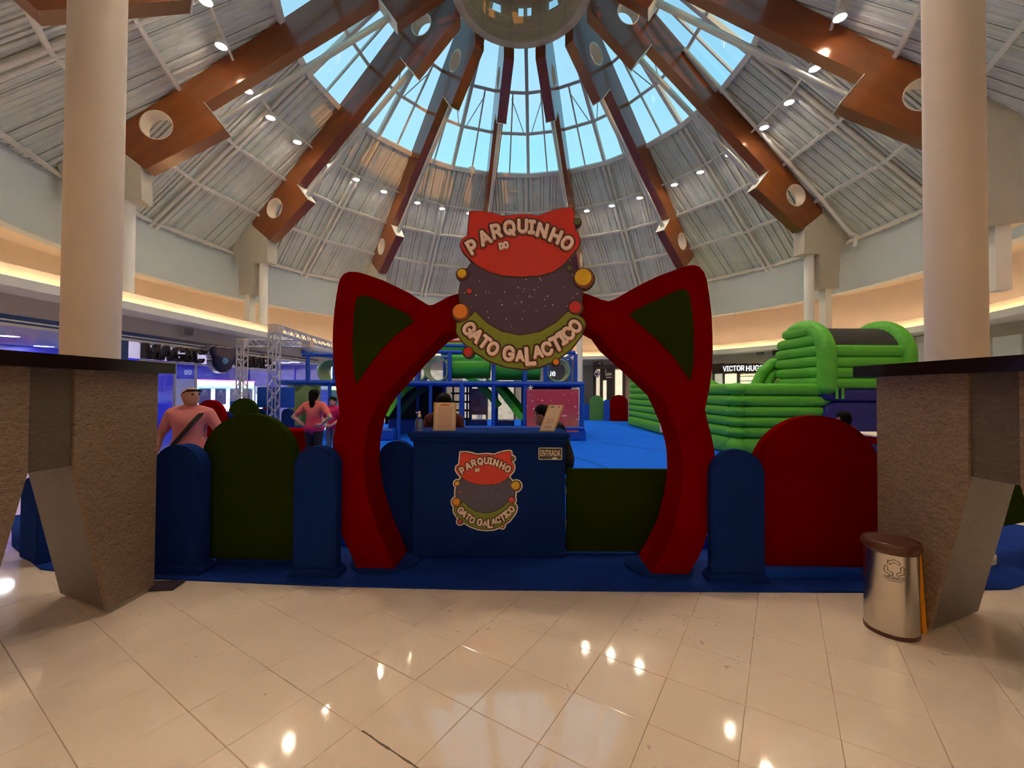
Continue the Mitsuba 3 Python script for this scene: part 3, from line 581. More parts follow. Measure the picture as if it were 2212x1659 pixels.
def notice(label, px, py, w, h, tilt, roll, yaw, second):
    k = thing('notice_stand', label, 'notice')
    o = at_y(px, py, 4.27); o[2] = 1.2455
    u = V(math.cos(yaw), math.sin(yaw), 0); n = V(u[1], -u[0], 0); up = V(0, 0, 1)*math.cos(tilt)-n*math.sin(tilt)
    lean = roll
    up = up*math.cos(lean)+u*math.sin(lean); u = u if second else u
    nn = np.cross(u, up); nn /= np.linalg.norm(nn)
    if nn[1] > 0: nn = -nn
    def pl(g, off, th, m, name, **kw): part(k, name, flipfix(frame(extrude(g, th), o+nn*off, u, up, nn)), m, **kw)
    pl(sbox(-w/2, 0, w/2, h), 0, .004, mat('holder_board' + ('_b' if second else ''), (.62, .44, .18), .35), 'holder')
    pl(sbox(-w/2+(.022 if not second else .012), .012, w/2-(.014 if not second else .018), h-.008), .004, .0012, PAPER, 'sheet')
    ink = SIGNM['shade']; rs = np.random.default_rng(3 if second else 2)
    if not second:
        pl(sbox(-.045, h-.034, .045, h-.02), .0052, .0006, SIGNM['red'], 'heading')
        rows = [sbox(-w/2+.03+rs.uniform(0, .012), y, w/2-.026-rs.uniform(0, .014), y+.0035) for y in np.arange(.022, h-.045, .0088)]
    else:
        pl(sbox(-w/2+.03, h-.028, -w/2+.062, h-.019), .0052, .0006, PADN, 'heading')
        pl(sbox(w/2-.058, h-.028, w/2-.034, h-.019), .0052, .0006, SIGNM['red'], 'heading')
        rows = [sbox(-w/2+.025+rs.uniform(0, .01), y, w/2-.04-rs.uniform(0, .02), y+.004) for y in (.04, .052, .088, .104, .12, .136)]
    pl(unary_union(rows), .0052, .0004, ink, 'printed_lines', kind='stuff')
    part(k, 'rest', flipfix(frame(extrude(sbox(-w/2, 0, w/2, .004), .07), o-nn*.07, u, V(0, 0, 1), nn)), CLEAR)
notice('upright notice sheet full of small text on the counter, left one', 960, 935, .226, .285, .10, 0.0, .0147, False)
notice('narrow leaning notice sheet at the right end of the counter', 1181, 936, .155, .285, .12, .34, -.10, True)
bt = thing('sanitizer_bottle', 'clear pump bottle standing at the left end of the counter', 'bottle')
o = at_y(905.5, 936, 4.27); o[2] = 1.243
part(bt, 'body', lathe([(.0, .001), (.036, .001), (.038, .01), (.038, .10), (.034, .118), (.016, .132), (.014, .145), (.0, .145)], 28, o), 'mat_clear', 40)
part(bt, 'liquid', lathe([(0, .004), (.033, .004), (.034, .012), (.034, .035), (0, .035)], 24, o), mat('gel', (.70, .76, .82), .12, spec_trans=.8), 40)
part(bt, 'body_film', lathe([(.0375, .012), (.0375, .10), (.0335, .118)], 28, o), mat('bottle_film', (.36, .42, .52), .2, spec_trans=.75), 40)
part(bt, 'pump', cat([lathe([(0, .14), (.017, .14), (.017, .160), (.009, .168), (.009, .178), (.013, .182), (.010, .195), (0, .197)], 20, o), tube(o+V(0, 0, .186), o+V(-.035, -.01, .183), .005, 8)]), WHT, 40)
gt = thing('gate_panel', 'dark green felt gate panel between the counter and the right arch leg', 'gate')
part(gt, 'panel', crbox((1.112, 4.31, .455), (1.12, .05, .83), .012, .0), GREEN)
for z in (.30, .62): part(gt, 'hinge', tube((.545, 4.285, z), (.545, 4.285, z+.05), .008, 8), STEEL)
# ------------------------------------------------------------------ bin, folded warning sign
b = thing('litter_bin', 'cylindrical polished steel litter bin with brown lid on the tiles', 'bin')
o = V(2.652, 2.985, 0)
part(b, 'base', lathe([(0, .001), (.150, .001), (.152, .022), (.147, .03), (0, .03)], 48, o), BROWN, 40)
part(b, 'body', lathe([(.148, .028), (.148, .585), (.14, .59)], 64, o), STEEL, 40)
part(b, 'lid', lathe([(.158, .575), (.166, .582), (.167, .610), (.158, .630), (.150, .634), (.146, .626), (.05, .615), (0, .613)], 48, o), BROWN, 40)
part(b, 'lid_skirt', lathe([(.150, .56), (.158, .575)], 48, o), BROWN)
def wrap(m, R, a0, z0):
    m = m.subdivide().subdivide() if len(m.faces) < 3000 else m
    v = m.vertices.copy(); th = a0+v[:, 0]/R
    m = trimesh.Trimesh(np.c_[o[0]+(R+v[:, 2])*np.cos(th), o[1]+(R+v[:, 2])*np.sin(th), z0+v[:, 1]], m.faces, process=False); return m
face = math.atan2(-o[1], -o[0])
INK = mat('engraving', (.10, .075, .055), .6)
tx = meshkit.text_mesh('ORGÂNICO', .020, .0006, bold=True); tx.apply_translation((-tx.bounds.mean(0)[0], 0, 0))
tx.apply_scale((.105/(tx.bounds[1][0]-tx.bounds[0][0]), 1, 1))
part(b, 'lettering', wrap(tx, .1484, face+.12, .40), INK)
part(b, 'lettering', wrap(extrude(sbox(-.04, 0, .04, .004), .0006), .1484, face+.12, .388), INK)
arrows = []
for k in range(3):
    t0 = math.pi/2+k*2*math.pi/3
    a = LineString([(.042*math.cos(t0-.55), .042*math.sin(t0-.55)), (.050*math.cos(t0), .050*math.sin(t0)), (.042*math.cos(t0+.5), .042*math.sin(t0+.5))]).buffer(.011, 4)
    h = Polygon([(.024*math.cos(t0+.62), .024*math.sin(t0+.62)), (.066*math.cos(t0+.52), .066*math.sin(t0+.52)), (.045*math.cos(t0+1.0), .045*math.sin(t0+1.0))])
    g = a.union(h); arrows.append(g.difference(g.buffer(-.0042)))
part(b, 'recycling_mark', wrap(extrude(unary_union(arrows), .0006), .1484, face+.12, .475), INK)
ws = thing('folded_sign', 'folded yellow plastic floor sign leaning between the bin and the granite stand', 'folding sign')
def lean_board(x0, x1, th):
    prf = Polygon([(-.14, .0), (.14, .0), (.10, .575), (.085, .60), (-.085, .60), (-.10, .575)]).buffer(-.01).buffer(.01, 4)
    m = extrude(prf, th); d = V(x1-x0, 0, .6); d /= np.linalg.norm(d)
    return flipfix(frame(m, (x0, 3.07, .001), V(0, 1, 0), d, V(d[2], 0, -d[0])))
part(ws, 'board', lean_board(2.822, 2.822, .013), YEL); part(ws, 'board', lean_board(2.837, 2.836, .013), YEL)
part(ws, 'hinge', tube((2.836, 3.0, .595), (2.836, 3.14, .595), .012, 10), YEL)
# ------------------------------------------------------------------ play structure
S = thing('play_structure', 'two-level blue padded soft play structure with green tubes and slides behind the counter', 'play structure')
Y0, Y1 = 12.95, 15.6
def padpost(p, q, r=.062):
    p, q = np.asarray(p, float), np.asarray(q, float); d = q-p; L = np.linalg.norm(d); d /= L
    n = max(1, int(L/.16)); ms = []
    for i in range(n):
        a, b = p+d*L*i/n, p+d*L*(i+1)/n
        ms.append(tube(a+d*.008, b-d*.008, r, 10)); ms.append(tube(b-d*.02, b+d*.004, r*.86, 8))
    ms.append(tube(p, q, r*.8, 8))
    return cat(ms)
def zy(px, py, y=Y0): return at_y(px, py, y)
ZB, ZD, ZT = PZ, 1.87, 2.86
for px, z0, z1, r in ((862, ZB, ZD, .055), (930, ZB, ZD, .05), (998, .45, ZD, .085), (1066, .45, ZT, .065), (1134, .45, ZT-.1, .062), (1257, ZB, ZD, .075), (971, ZD, ZT, .065), (1178, ZD, ZT-.05, .062), (1243, ZD, ZT-.08, .065), (900, ZD, ZT-.05, .06), (664, ZD, 2.72, .06), (722, ZD, 2.75, .06), (790, ZB, ZT, .06), (635, ZB, ZD, .055), (712, ZB, ZD, .055)):
    x = zy(px, 850)[0]; part(S, 'post', padpost((x, Y0, z0), (x, Y0, z1), r), PADB, 40)
for px in (664, 760, 862, 930, 998, 1066, 1134, 1200, 1257):
    x = zy(px, 850)[0]; part(S, 'post', padpost((x, Y1, ZB), (x, Y1, ZT if px > 700 else 2.7), .06), PADB, 40)
xl, xr = zy(600, 832)[0], zy(1262, 830)[0]
def beam(x0, x1, y, z, r): part(S, 'beam', padpost((x0, y, z), (x1, y, z), r), PADB, 40)
beam(xl, xr, Y0, ZD, .082); beam(xl, xr, Y1, ZD, .07); beam(zy(790, 0)[0], zy(1245, 0)[0], Y0, ZT-.03, .06); beam(zy(664, 0)[0], zy(790, 0)[0], Y0, 2.72, .06)
beam(zy(664, 0)[0], zy(1245, 0)[0], Y1, ZT, .06); beam(zy(930, 0)[0], xr, Y0-.02, .52, .075); beam(zy(900, 0)[0], zy(1020, 0)[0], Y0+.4, 3.06, .06); beam(zy(605, 0)[0], zy(712, 0)[0], Y0, .52, .06)
for px in (664, 862, 971, 1066, 1134, 1243):
    x = zy(px, 0)[0]; part(S, 'beam', padpost((x, Y0, ZT-.05), (x, Y1, ZT-.05), .055), PADB, 40)
    part(S, 'beam', padpost((x, Y0, ZD), (x, Y1, ZD), .06), PADB, 40)
part(S, 'deck', bx(xl+.1, xr-.05, Y0+.1, Y1, ZD-.09, ZD-.03), PADN)
part(S, 'skirt', crbox(((zy(930, 0)[0]+xr+.05)/2, Y0+.02, PZ+.17), (xr+.05-zy(930, 0)[0], .16, .33), .04), PADB)
part(S, 'skirt', crbox((zy(843, 0)[0], Y0-.1, PZ+.17), (.62, .5, .33), .04), PADB)
part(S, 'skirt', crbox((xr-.02, (Y0+Y1)/2, PZ+.17), (.16, Y1-Y0, .33), .04), PADB)
for px, y, w in ((1036, 15.0, .75), (1098, 14.9, .6), (880, 15.0, .9)): part(S, 'foam_block', crbox((zy(px, 0, y)[0], y, PZ+.24), (w, .6, .48), .05), PADB)
def pipe(x0, x1, z, r, m, y=Y0+.45, n=28):
    part(S, 'crawl_tube', flipfix(frame(tm(m3.Manifold.cylinder(1, r, r, n)-m3.Manifold.cylinder(1.2, r-.03, r-.03, n).translate((0, 0, -.1))), (x0, y, z), V(0, 1, 0), V(0, 0, 1), V(x1-x0, 0, 0))), m, 40)
zc = zy(1018, 792, Y0+.45)[2]
pipe(zy(976, 0, 13.4)[0], zy(1064, 0, 13.4)[0], zc, .375, GPL); pipe(zy(1070, 0, 13.4)[0], zy(1133, 0, 13.4)[0], zc-.06, .36, mat('green_perforated', mikit.proc(lambda p, n, uv: MX((.05, .42, .03), (.02, .17, .02), SS(.25, .18, dr.sqrt(dr.square(p.x*22-dr.floor(p.x*22)-.5)+dr.square(p.z*22-dr.floor(p.z*22)-.5))))), .35)); pipe(zy(1139, 0, 13.4)[0], zy(1170, 0, 13.4)[0], zc-.06, .36, GPL)
pipe(zy(790, 0, 13.4)[0], zy(900, 0, 13.4)[0], zc, .36, GPL); pipe(zy(960, 0, 14.6)[0], zy(1045, 0, 14.6)[0], 3.15, .3, GPL, y=14.6)
for px, py, r in ((943, 798, .375), (1206, 800, .355), (712, 803, .36), (898, 806, .30)):
    c = zy(px, py, Y0+.1)
    m = tm(m3.Manifold.cylinder(.75, r, r*.94, 32)-m3.Manifold.cylinder(1.2, r-.025, r*.94-.025, 32).translate((0, 0, -.1)))
    tk = part(S, 'tube_mouth', flipfix(frame(m, c, V(1, 0, 0), V(0, 0, 1), V(0, 1, 0))), GTR, 40, label='translucent green tube opening')
    part(tk, 'rim', frame(trimesh.creation.torus(r-.01, .03, 32, 10), c, V(1, 0, 0), V(0, 0, 1), V(0, 1, 0)), GTR, 40)
def chute(pts, w, wd, name='slide', h=.16, m=GPL):
    P = np.asarray(pts, float); t = np.linspace(0, len(P)-1, 26); i = np.minimum(t.astype(int), len(P)-2); f = t-i
    C = P[i]*(1-f)[:, None]+P[i+1]*f[:, None]
    k = np.array([.25, .5, .25])
    for _ in range(4): C[1:-1] = (C[:-2]+2*C[1:-1]+C[2:])/4
    wd = np.asarray(wd, float)/np.linalg.norm(wd); d = np.gradient(C, axis=0); up = np.cross(d, wd); up /= np.linalg.norm(up, axis=1)[:, None]; up *= np.sign(up[:, 2:3])
    sec = [(-.5, h/w), (-.42, 0), (-.03, 0), (0, .05), (.03, 0), (.42, 0), (.5, h/w), (.5, h/w-.06), (.43, -.07), (-.43, -.07), (-.5, h/w-.06)]
    v = np.vstack([c+wd*w*np.array(sec)[:, :1]+u*w*np.array(sec)[:, 1:] for c, u in zip(C, up)]); n = len(sec); fc = []
    for a in range(len(C)-1):
        for b in range(n):
            q = (b+1) % n; fc += [[a*n+b, a*n+q, a*n+n+q], [a*n+b, a*n+n+q, a*n+n+b]]
    part(S, name, trimesh.Trimesh(v, fc, process=False), m, 30)
GBR = mat('green_slide', (.085, .66, .045), .3, spec=.5)
chute([zy(1058, 828, 14.8), zy(1080, 840, 14.5), zy(1106, 872, 14.0), zy(1126, 900, 13.6), zy(1146, 908, 13.3)], .80, (.25, .9, 0), m=GBR)
chute([zy(1008, 816, 15.0), zy(1030, 830, 14.9), zy(1056, 856, 14.8), zy(1075, 880, 14.7)], .55, (.1, 1, 0), m=GBR)
chute([zy(905, 828, 14.2), zy(880, 842, 13.9), zy(856, 868, 13.6), zy(838, 898, 13.3)], .62, (-.2, .9, 0), m=GBR)
chute([zy(925, 838, 15.0), zy(895, 860, 14.8), zy(862, 900, 14.6)], .55, (-.2, .9, 0), m=mat('dark_green_slide', (.012, .07, .02), .4))
# printed panels
def _pink(p, n, uv):
    v = FB(p.x*2.2, 0, p.z*2.2, 3); w = SS(.35, .75, FB(p.x*3+9, 1, p.z*1.6, 3)); s = SS(.86, .9, N(p.x*11, 2, p.z*11))
    return MX(MX((.56, .028, .055), (.54, .085, .12), v), (.56, .16, .08), w*SS(1.1, .6, p.z))*1.0+mi.Color3f(.3)*s
pk = part(S, 'banner', cbox(((zy(1141, 0)[0]+zy(1253, 0)[0])/2, Y0-.06, (zy(0, 831)[2]+zy(0, 923)[2])/2-.04), (1.58, .02, 1.29)), mat('banner_pink', mikit.proc(_pink), .5), label='pink printed banner with white stars')
star = Polygon([((.10 if i % 2 == 0 else .042)*math.cos(math.pi/2+i*math.pi/5), (.10 if i % 2 == 0 else .042)*math.sin(math.pi/2+i*math.pi/5)) for i in range(10)])
for px, py, s in ((1146, 838, 1.0), (1153, 883, .38), (1245, 906, .36), (1163, 862, .25), (1236, 850, .22), (1150, 866, .3), (1180, 910, .22)):
    o = zy(px, py, Y0-.073); part(S, 'banner_star', flipfix(frame(extrude(affinity.scale(star, s, s, origin=(0, 0)), .004), o, V(1, 0, 0), V(0, 0, 1), V(0, -1, 0))), WHT)
def _jungle(p, n, uv):
    v = FB(p.x*2.5, 0, p.z*2.5, 3); w = SS(.52, .58, N(p.x*3.2, 4, p.z*1.4))
    return MX(MX((.12, .24, .05), (.26, .36, .14), v), (.05, .12, .035), w)
part(S, 'banner', cbox(((zy(636, 0)[0]+zy(706, 0)[0])/2, Y0-.06, 1.17), (.99, .02, 1.22)), mat('banner_green', mikit.proc(_jungle), .5), label='green printed panel')
part(S, 'banner', cbox((zy(1040, 0, 15.5)[0], 15.5, 1.25), (.62, .02, .95)), mat('banner_pale_pink', mikit.proc(lambda p, n, uv: MX((.50, .22, .28), (.62, .45, .48), SS(.35, .65, FB(p.x*4, 1, p.z*4, 3)))), .5), label='pale pink printed panel')
part(S, 'net_panel', cbox((zy(905, 0, 15.62)[0], 15.64, 1.1), (2.2, .02, 1.4)), NET); part(S, 'net_panel', cbox((zy(1190, 0, 15.62)[0], 15.64, 1.1), (1.6, .02, 1.4)), PADN)
for z in (.65, .95, 1.25, 1.55): part(S, 'stair_tread', crbox((zy(1000, 0, 14.9)[0], 14.9+z*.2, z), (.7, .3, .06), .02), NET)
part(S, 'stair_rail', cat([tube((zy(1015, 0, 14.6)[0], 14.7, ZB), (zy(1015, 0, 14.6)[0], 14.7, ZD), .03, 8), tube((zy(985, 0, 14.6)[0], 14.7, ZB), (zy(985, 0, 14.6)[0], 14.7, ZD), .03, 8)]), NET)
o = zy(985, 735, Y0+.5)
part(S, 'top_board', cbox((o[0]+.5, o[1], 3.30), (1.6, .03, .24)), SIGNM['head'], label='small red board on top'); part(S, 'top_board', cbox((o[0], o[1]-.02, 3.27), (.25, .01, .07)), WHT, label='white stripe on the red board')
# ------------------------------------------------------------------ green inflatable
I = thing('inflatable_slide', 'big bright green inflatable slide with rounded tower behind the right fence', 'inflatable')
def sausage(p, q, h, t, n=14):
    """inflated tube from p to q, h high, t thick, rounded at both ends"""
    p, q = np.asarray(p, float), np.asarray(q, float); d = q-p; L = np.linalg.norm(d); d /= L; s = np.cross(d, [0, 0, 1.0]); s /= np.linalg.norm(s)
    th = np.arange(n)*2*np.pi/n; cs, sn = np.cos(th), np.sin(th); e = .62
    sec = np.c_[np.sign(cs)*np.abs(cs)**e*t/2, np.sign(sn)*np.abs(sn)**.62*h/2]
    rows = [(0, .02), (.02, .45), (.06, .75), (.13, .93), (.2, 1)]; b = min(.35, L*.4)
    st = [(a*b/.2*1.0, k) for a, k in rows]; st = st+[(L-a, k) for a, k in st[::-1]]
    v = np.vstack([p+d*a+(s*sec[:, :1]*(.5+.5*k)+V(0, 0, 1)*sec[:, 1:]*(.4+.6*k))*(k if k < .1 else 1) for a, k in st]); f = []
    for i in range(len(st)-1):
        for j in range(n):
            m = (j+1) % n; f += [[i*n+j, i*n+m, i*n+n+m], [i*n+j, i*n+n+m, i*n+n+j]]
    return trimesh.Trimesh(v, f, process=False)
XL, YF = 5.20, 10.0
def band(p, q, h, t, m=INFL): part(I, 'tube', sausage(p, q, h*1.03, t), m, 50)
ZW = [.15, .57, .83, 1.07, 1.32, 1.58, 1.86]
for a, b in zip(ZW[:-1], ZW[1:]):
    z, h = (a+b)/2, b-a
    band((XL+.12, YF+.2, z), (7.62, YF+.2, z), h, .42)
    band((XL+.2, YF+.15, z), (XL+.2, 12.9 if a > .3 else 19.2, z), h, .42)
part(I, 'corner_tube', cat([sausage((XL+.22, YF+.22, a+.01), (XL+.221, YF+.5, a+.01), .2, .46) for a in ()] or [frame(trimesh.creation.icosphere(3, 1.0), (XL+.2, YF+.2, (a+b)/2), V(.228, 0, 0), V(0, .228, 0), V(0, 0, (b-a)*.56)) for a, b in zip(ZW[:-1], ZW[1:])]), INFL, 40)
for i, z in enumerate(np.arange(.70, 2.25, .25)):
    y0 = 14.2+(z-.57)/1.6*3.6
    band((XL+.25, y0, z), (XL+.25, 19.2, z), .26, .45)
cv = [(13.6, .62), (14.6, .75), (15.6, 1.2), (16.6, 1.75), (17.8, 2.15), (19.1, 2.3)]
for off, x in ((.0, XL+.18), (.14, XL+.5), (.28, XL+.85)):
    part(I, 'ramp_tube', cat([tube((x, a[0], a[1]+off), (x, b[0], b[1]+off), .13, 12) for a, b in zip(cv[:-1], cv[1:])]+[mv(trimesh.creation.icosphere(2, .132), x, c[0], c[1]+off) for c in cv]), INFL, 50)
part(I, 'ramp', slab((XL+.4, 13.7, .55), (8.8, 13.7, .55), (8.8, 19, 2.2), (XL+.4, 19, 2.2), .1), INFL)
part(I, 'bed', bx(XL+.3, 9.2, YF+.3, 19, PZ+.02, .45), PADN)
for x0 in (7.22, 9.10):
    for i, z in enumerate(np.arange(1.76, 3.2, .257)):
        zc_ = z+.128; k = 1.0 if zc_ < 2.6 else math.sqrt(max(.05, 1-((zc_-2.6)/.78)**2)); yc_ = 10.78
        band((x0+.18, yc_-.9*k, zc_), (x0+.18, yc_+.95*k, zc_), .275, .42)
    arch_pts = [(9.98, 1.8)]+[(10.78-.80*math.cos(t), 2.55+.72*math.sin(t)) for t in np.linspace(0, math.pi*.62, 12)]
    part(I, 'arch_tube', cat([tube((x0+.18, a[0], a[1]), (x0+.18, b[0], b[1]), .20, 14) for a, b in zip(arch_pts[:-1], arch_pts[1:])]+[mv(trimesh.creation.icosphere(2, .201), x0+.18, *c) for c in arch_pts]), INFL, 50)
for z0, z1 in zip([1.76, 2.0, 2.25, 2.5], [2.0, 2.25, 2.5, 2.77]):
    band((7.3, 10.0, (z0+z1)/2), (9.4, 10.0, (z0+z1)/2), z1-z0, .30)
mp = [(9.93, 2.74)]+[(10.78-.86*math.cos(t), 2.55+.73*math.sin(t)) for t in np.linspace(.25, math.pi-.25, 14)]
mesh = cat([quad((7.4, a[0], a[1]), (9.25, a[0], a[1]), (9.25, b[0], b[1]), (7.4, b[0], b[1])) for a, b in zip(mp[:-1], mp[1:])])
part(I, 'roof_mesh', mesh, NET, label='black mesh roof')
part(I, 'front_wall', cat([sausage((7.3, 10.02, z), (9.45, 10.02, z), h, .3) for z, h in ((1.60, .31), (1.0, .92), (.35, .42))]), PADN, 50, label='dark blue lower front wall')
part(I, 'side_wall', cat([sausage((7.38, 10.0, z), (7.38, 11.6, z), h, .3) for z, h in ((1.60, .31), (1.0, .92), (.35, .42))]), PADN, 50)
for off in (0, .25):
    c2 = [at_y(1692, 782, 11.9), at_y(1668, 786, 11.9), at_y(1648, 803, 11.9), at_y(1634, 832, 11.9)]
    c2 = [p-V(-off*.9, 0, off*.55) for p in c2]
    part(I, 'ramp_tube', cat([tube(a, b, .15, 12) for a, b in zip(c2[:-1], c2[1:])]+[mv(trimesh.creation.icosphere(2, .152), *c) for c in c2]), INFL, 50)
for x in (7.52, 7.66): part(I, 'strap', cbox((x, 9.83, 1.64), (.06, .015, .26)), INFL)
part(I, 'label_patch', cbox((XL-.012, 14.75, .40), (.012, .26, .30)), WHT, label='white label patch')
# ------------------------------------------------------------------ small red table by the inflatable
tb = thing('red_table', 'small red table with white top partly hidden behind the red fence panel', 'table')
part(tb, 'top', crbox((5.42, 6.1, 1.055), (.8, .6, .03), .01), WHT); part(tb, 'apron', crbox((5.42, 6.1, .99), (.76, .56, .10), .01), RED)
for sx in (-1, 1):
    for sy in (-1, 1): part(tb, 'leg', bx(5.42+sx*.34-.025, 5.42+sx*.34+.025, 6.1+sy*.24-.025, 6.1+sy*.24+.025, PZ if sx*sy < 9 else PZ, .95), RED)
bn = thing('red_bench', 'red padded bench beside the woman in the coral shirt', 'bench')
part(bn, 'seat', crbox((-4.35, 8.55, .62), (.75, .5, .5), .05), RED); part(bn, 'base', crbox((-4.35, 8.55, .26), (.7, .45, .22), .02), RED)
# ------------------------------------------------------------------ truss with blue pad
tr = thing('lighting_truss', 'small aluminium box truss frame standing behind the fence on the left', 'truss')
def truss(p, q, s=.20, r=.017):
    p, q = np.asarray(p, float), np.asarray(q, float); d = q-p; L = np.linalg.norm(d); d /= L
    a = np.cross(d, [.3, .2, .9] if abs(d[2]) < .9 else [0, 1.0, 0]) if abs(d[2]) > .9 else np.cross(d, [0, 0, 1.0]); a /= np.linalg.norm(a); b = np.cross(d, a)
    ch = [p+(i*a+j*b)*s/2 for i, j in ((-1, -1), (1, -1), (1, 1), (-1, 1))]; ms = [tube(c, c+d*L, r, 6) for c in ch]
    n = max(2, int(round(L/(s*1.05))))
    for f in range(4):
        c0, c1 = ch[f], ch[(f+1) % 4]
        for i in range(n):
            u, w = (c0, c1) if (i+f) % 2 == 0 else (c1, c0)
            ms.append(tube(u+d*L*i/n, w+d*L*(i+1)/n, r*.6, 5))
    return cat(ms)
t1, t2 = at_y(592, 800, 10.9), at_y(523, 800, 12.4)
zt1, zt2 = at_y(592, 712, 10.9)[2], at_y(523, 742, 12.4)[2]
corner = V(-6.35, 13.2, 0)
part(tr, 'post', truss((t1[0], t1[1], .012), (t1[0], t1[1], zt1)), ALU); part(tr, 'post', truss((t2[0], t2[1], .012), (t2[0], t2[1], zt2)), ALU)
part(tr, 'corner_block', crbox((t1[0], t1[1], zt1+.02), (.24, .24, .24), .02), ALU); part(tr, 'corner_block', crbox((t2[0], t2[1], zt2+.02), (.24, .24, .22), .02), ALU)
part(tr, 'beam', truss((t1[0], t1[1]+.12, zt1+.02), (-6.55, 17.0, zt1+.02)), ALU); part(tr, 'beam', truss((t2[0]+.12, t2[1], zt2+.02), (-6.25, 12.9, zt2+.05)), ALU)
part(tr, 'corner_block', crbox((-6.27, 13.0, zt2+.05), (.26, .26, .24), .02), ALU)
c = at_y(596, 858, 11.25)
pd = thing('blue_pad', 'square blue padded board behind the nearer truss post', 'pad')
part(pd, 'board', crbox((c[0], 11.25, c[2]), (.93, .16, .55), .03), PADB); part(pd, 'post', crbox((c[0]-.12, 11.35, (c[2]-.25)/2), (.30, .16, c[2]-.26), .03), PADB)
thing('truss_pad', 'blue padded sleeve around the foot of the farther truss post', 'pad', mesh=cat([crbox((t2[0]-.02+sx*.17, t2[1]+sy*.17, .66), (.06 if sx else .40, .06 if sy else .40, 1.30), .02) for sx, sy in ((1, 0), (-1, 0), (0, 1), (0, -1))]), bsdf=PADB)
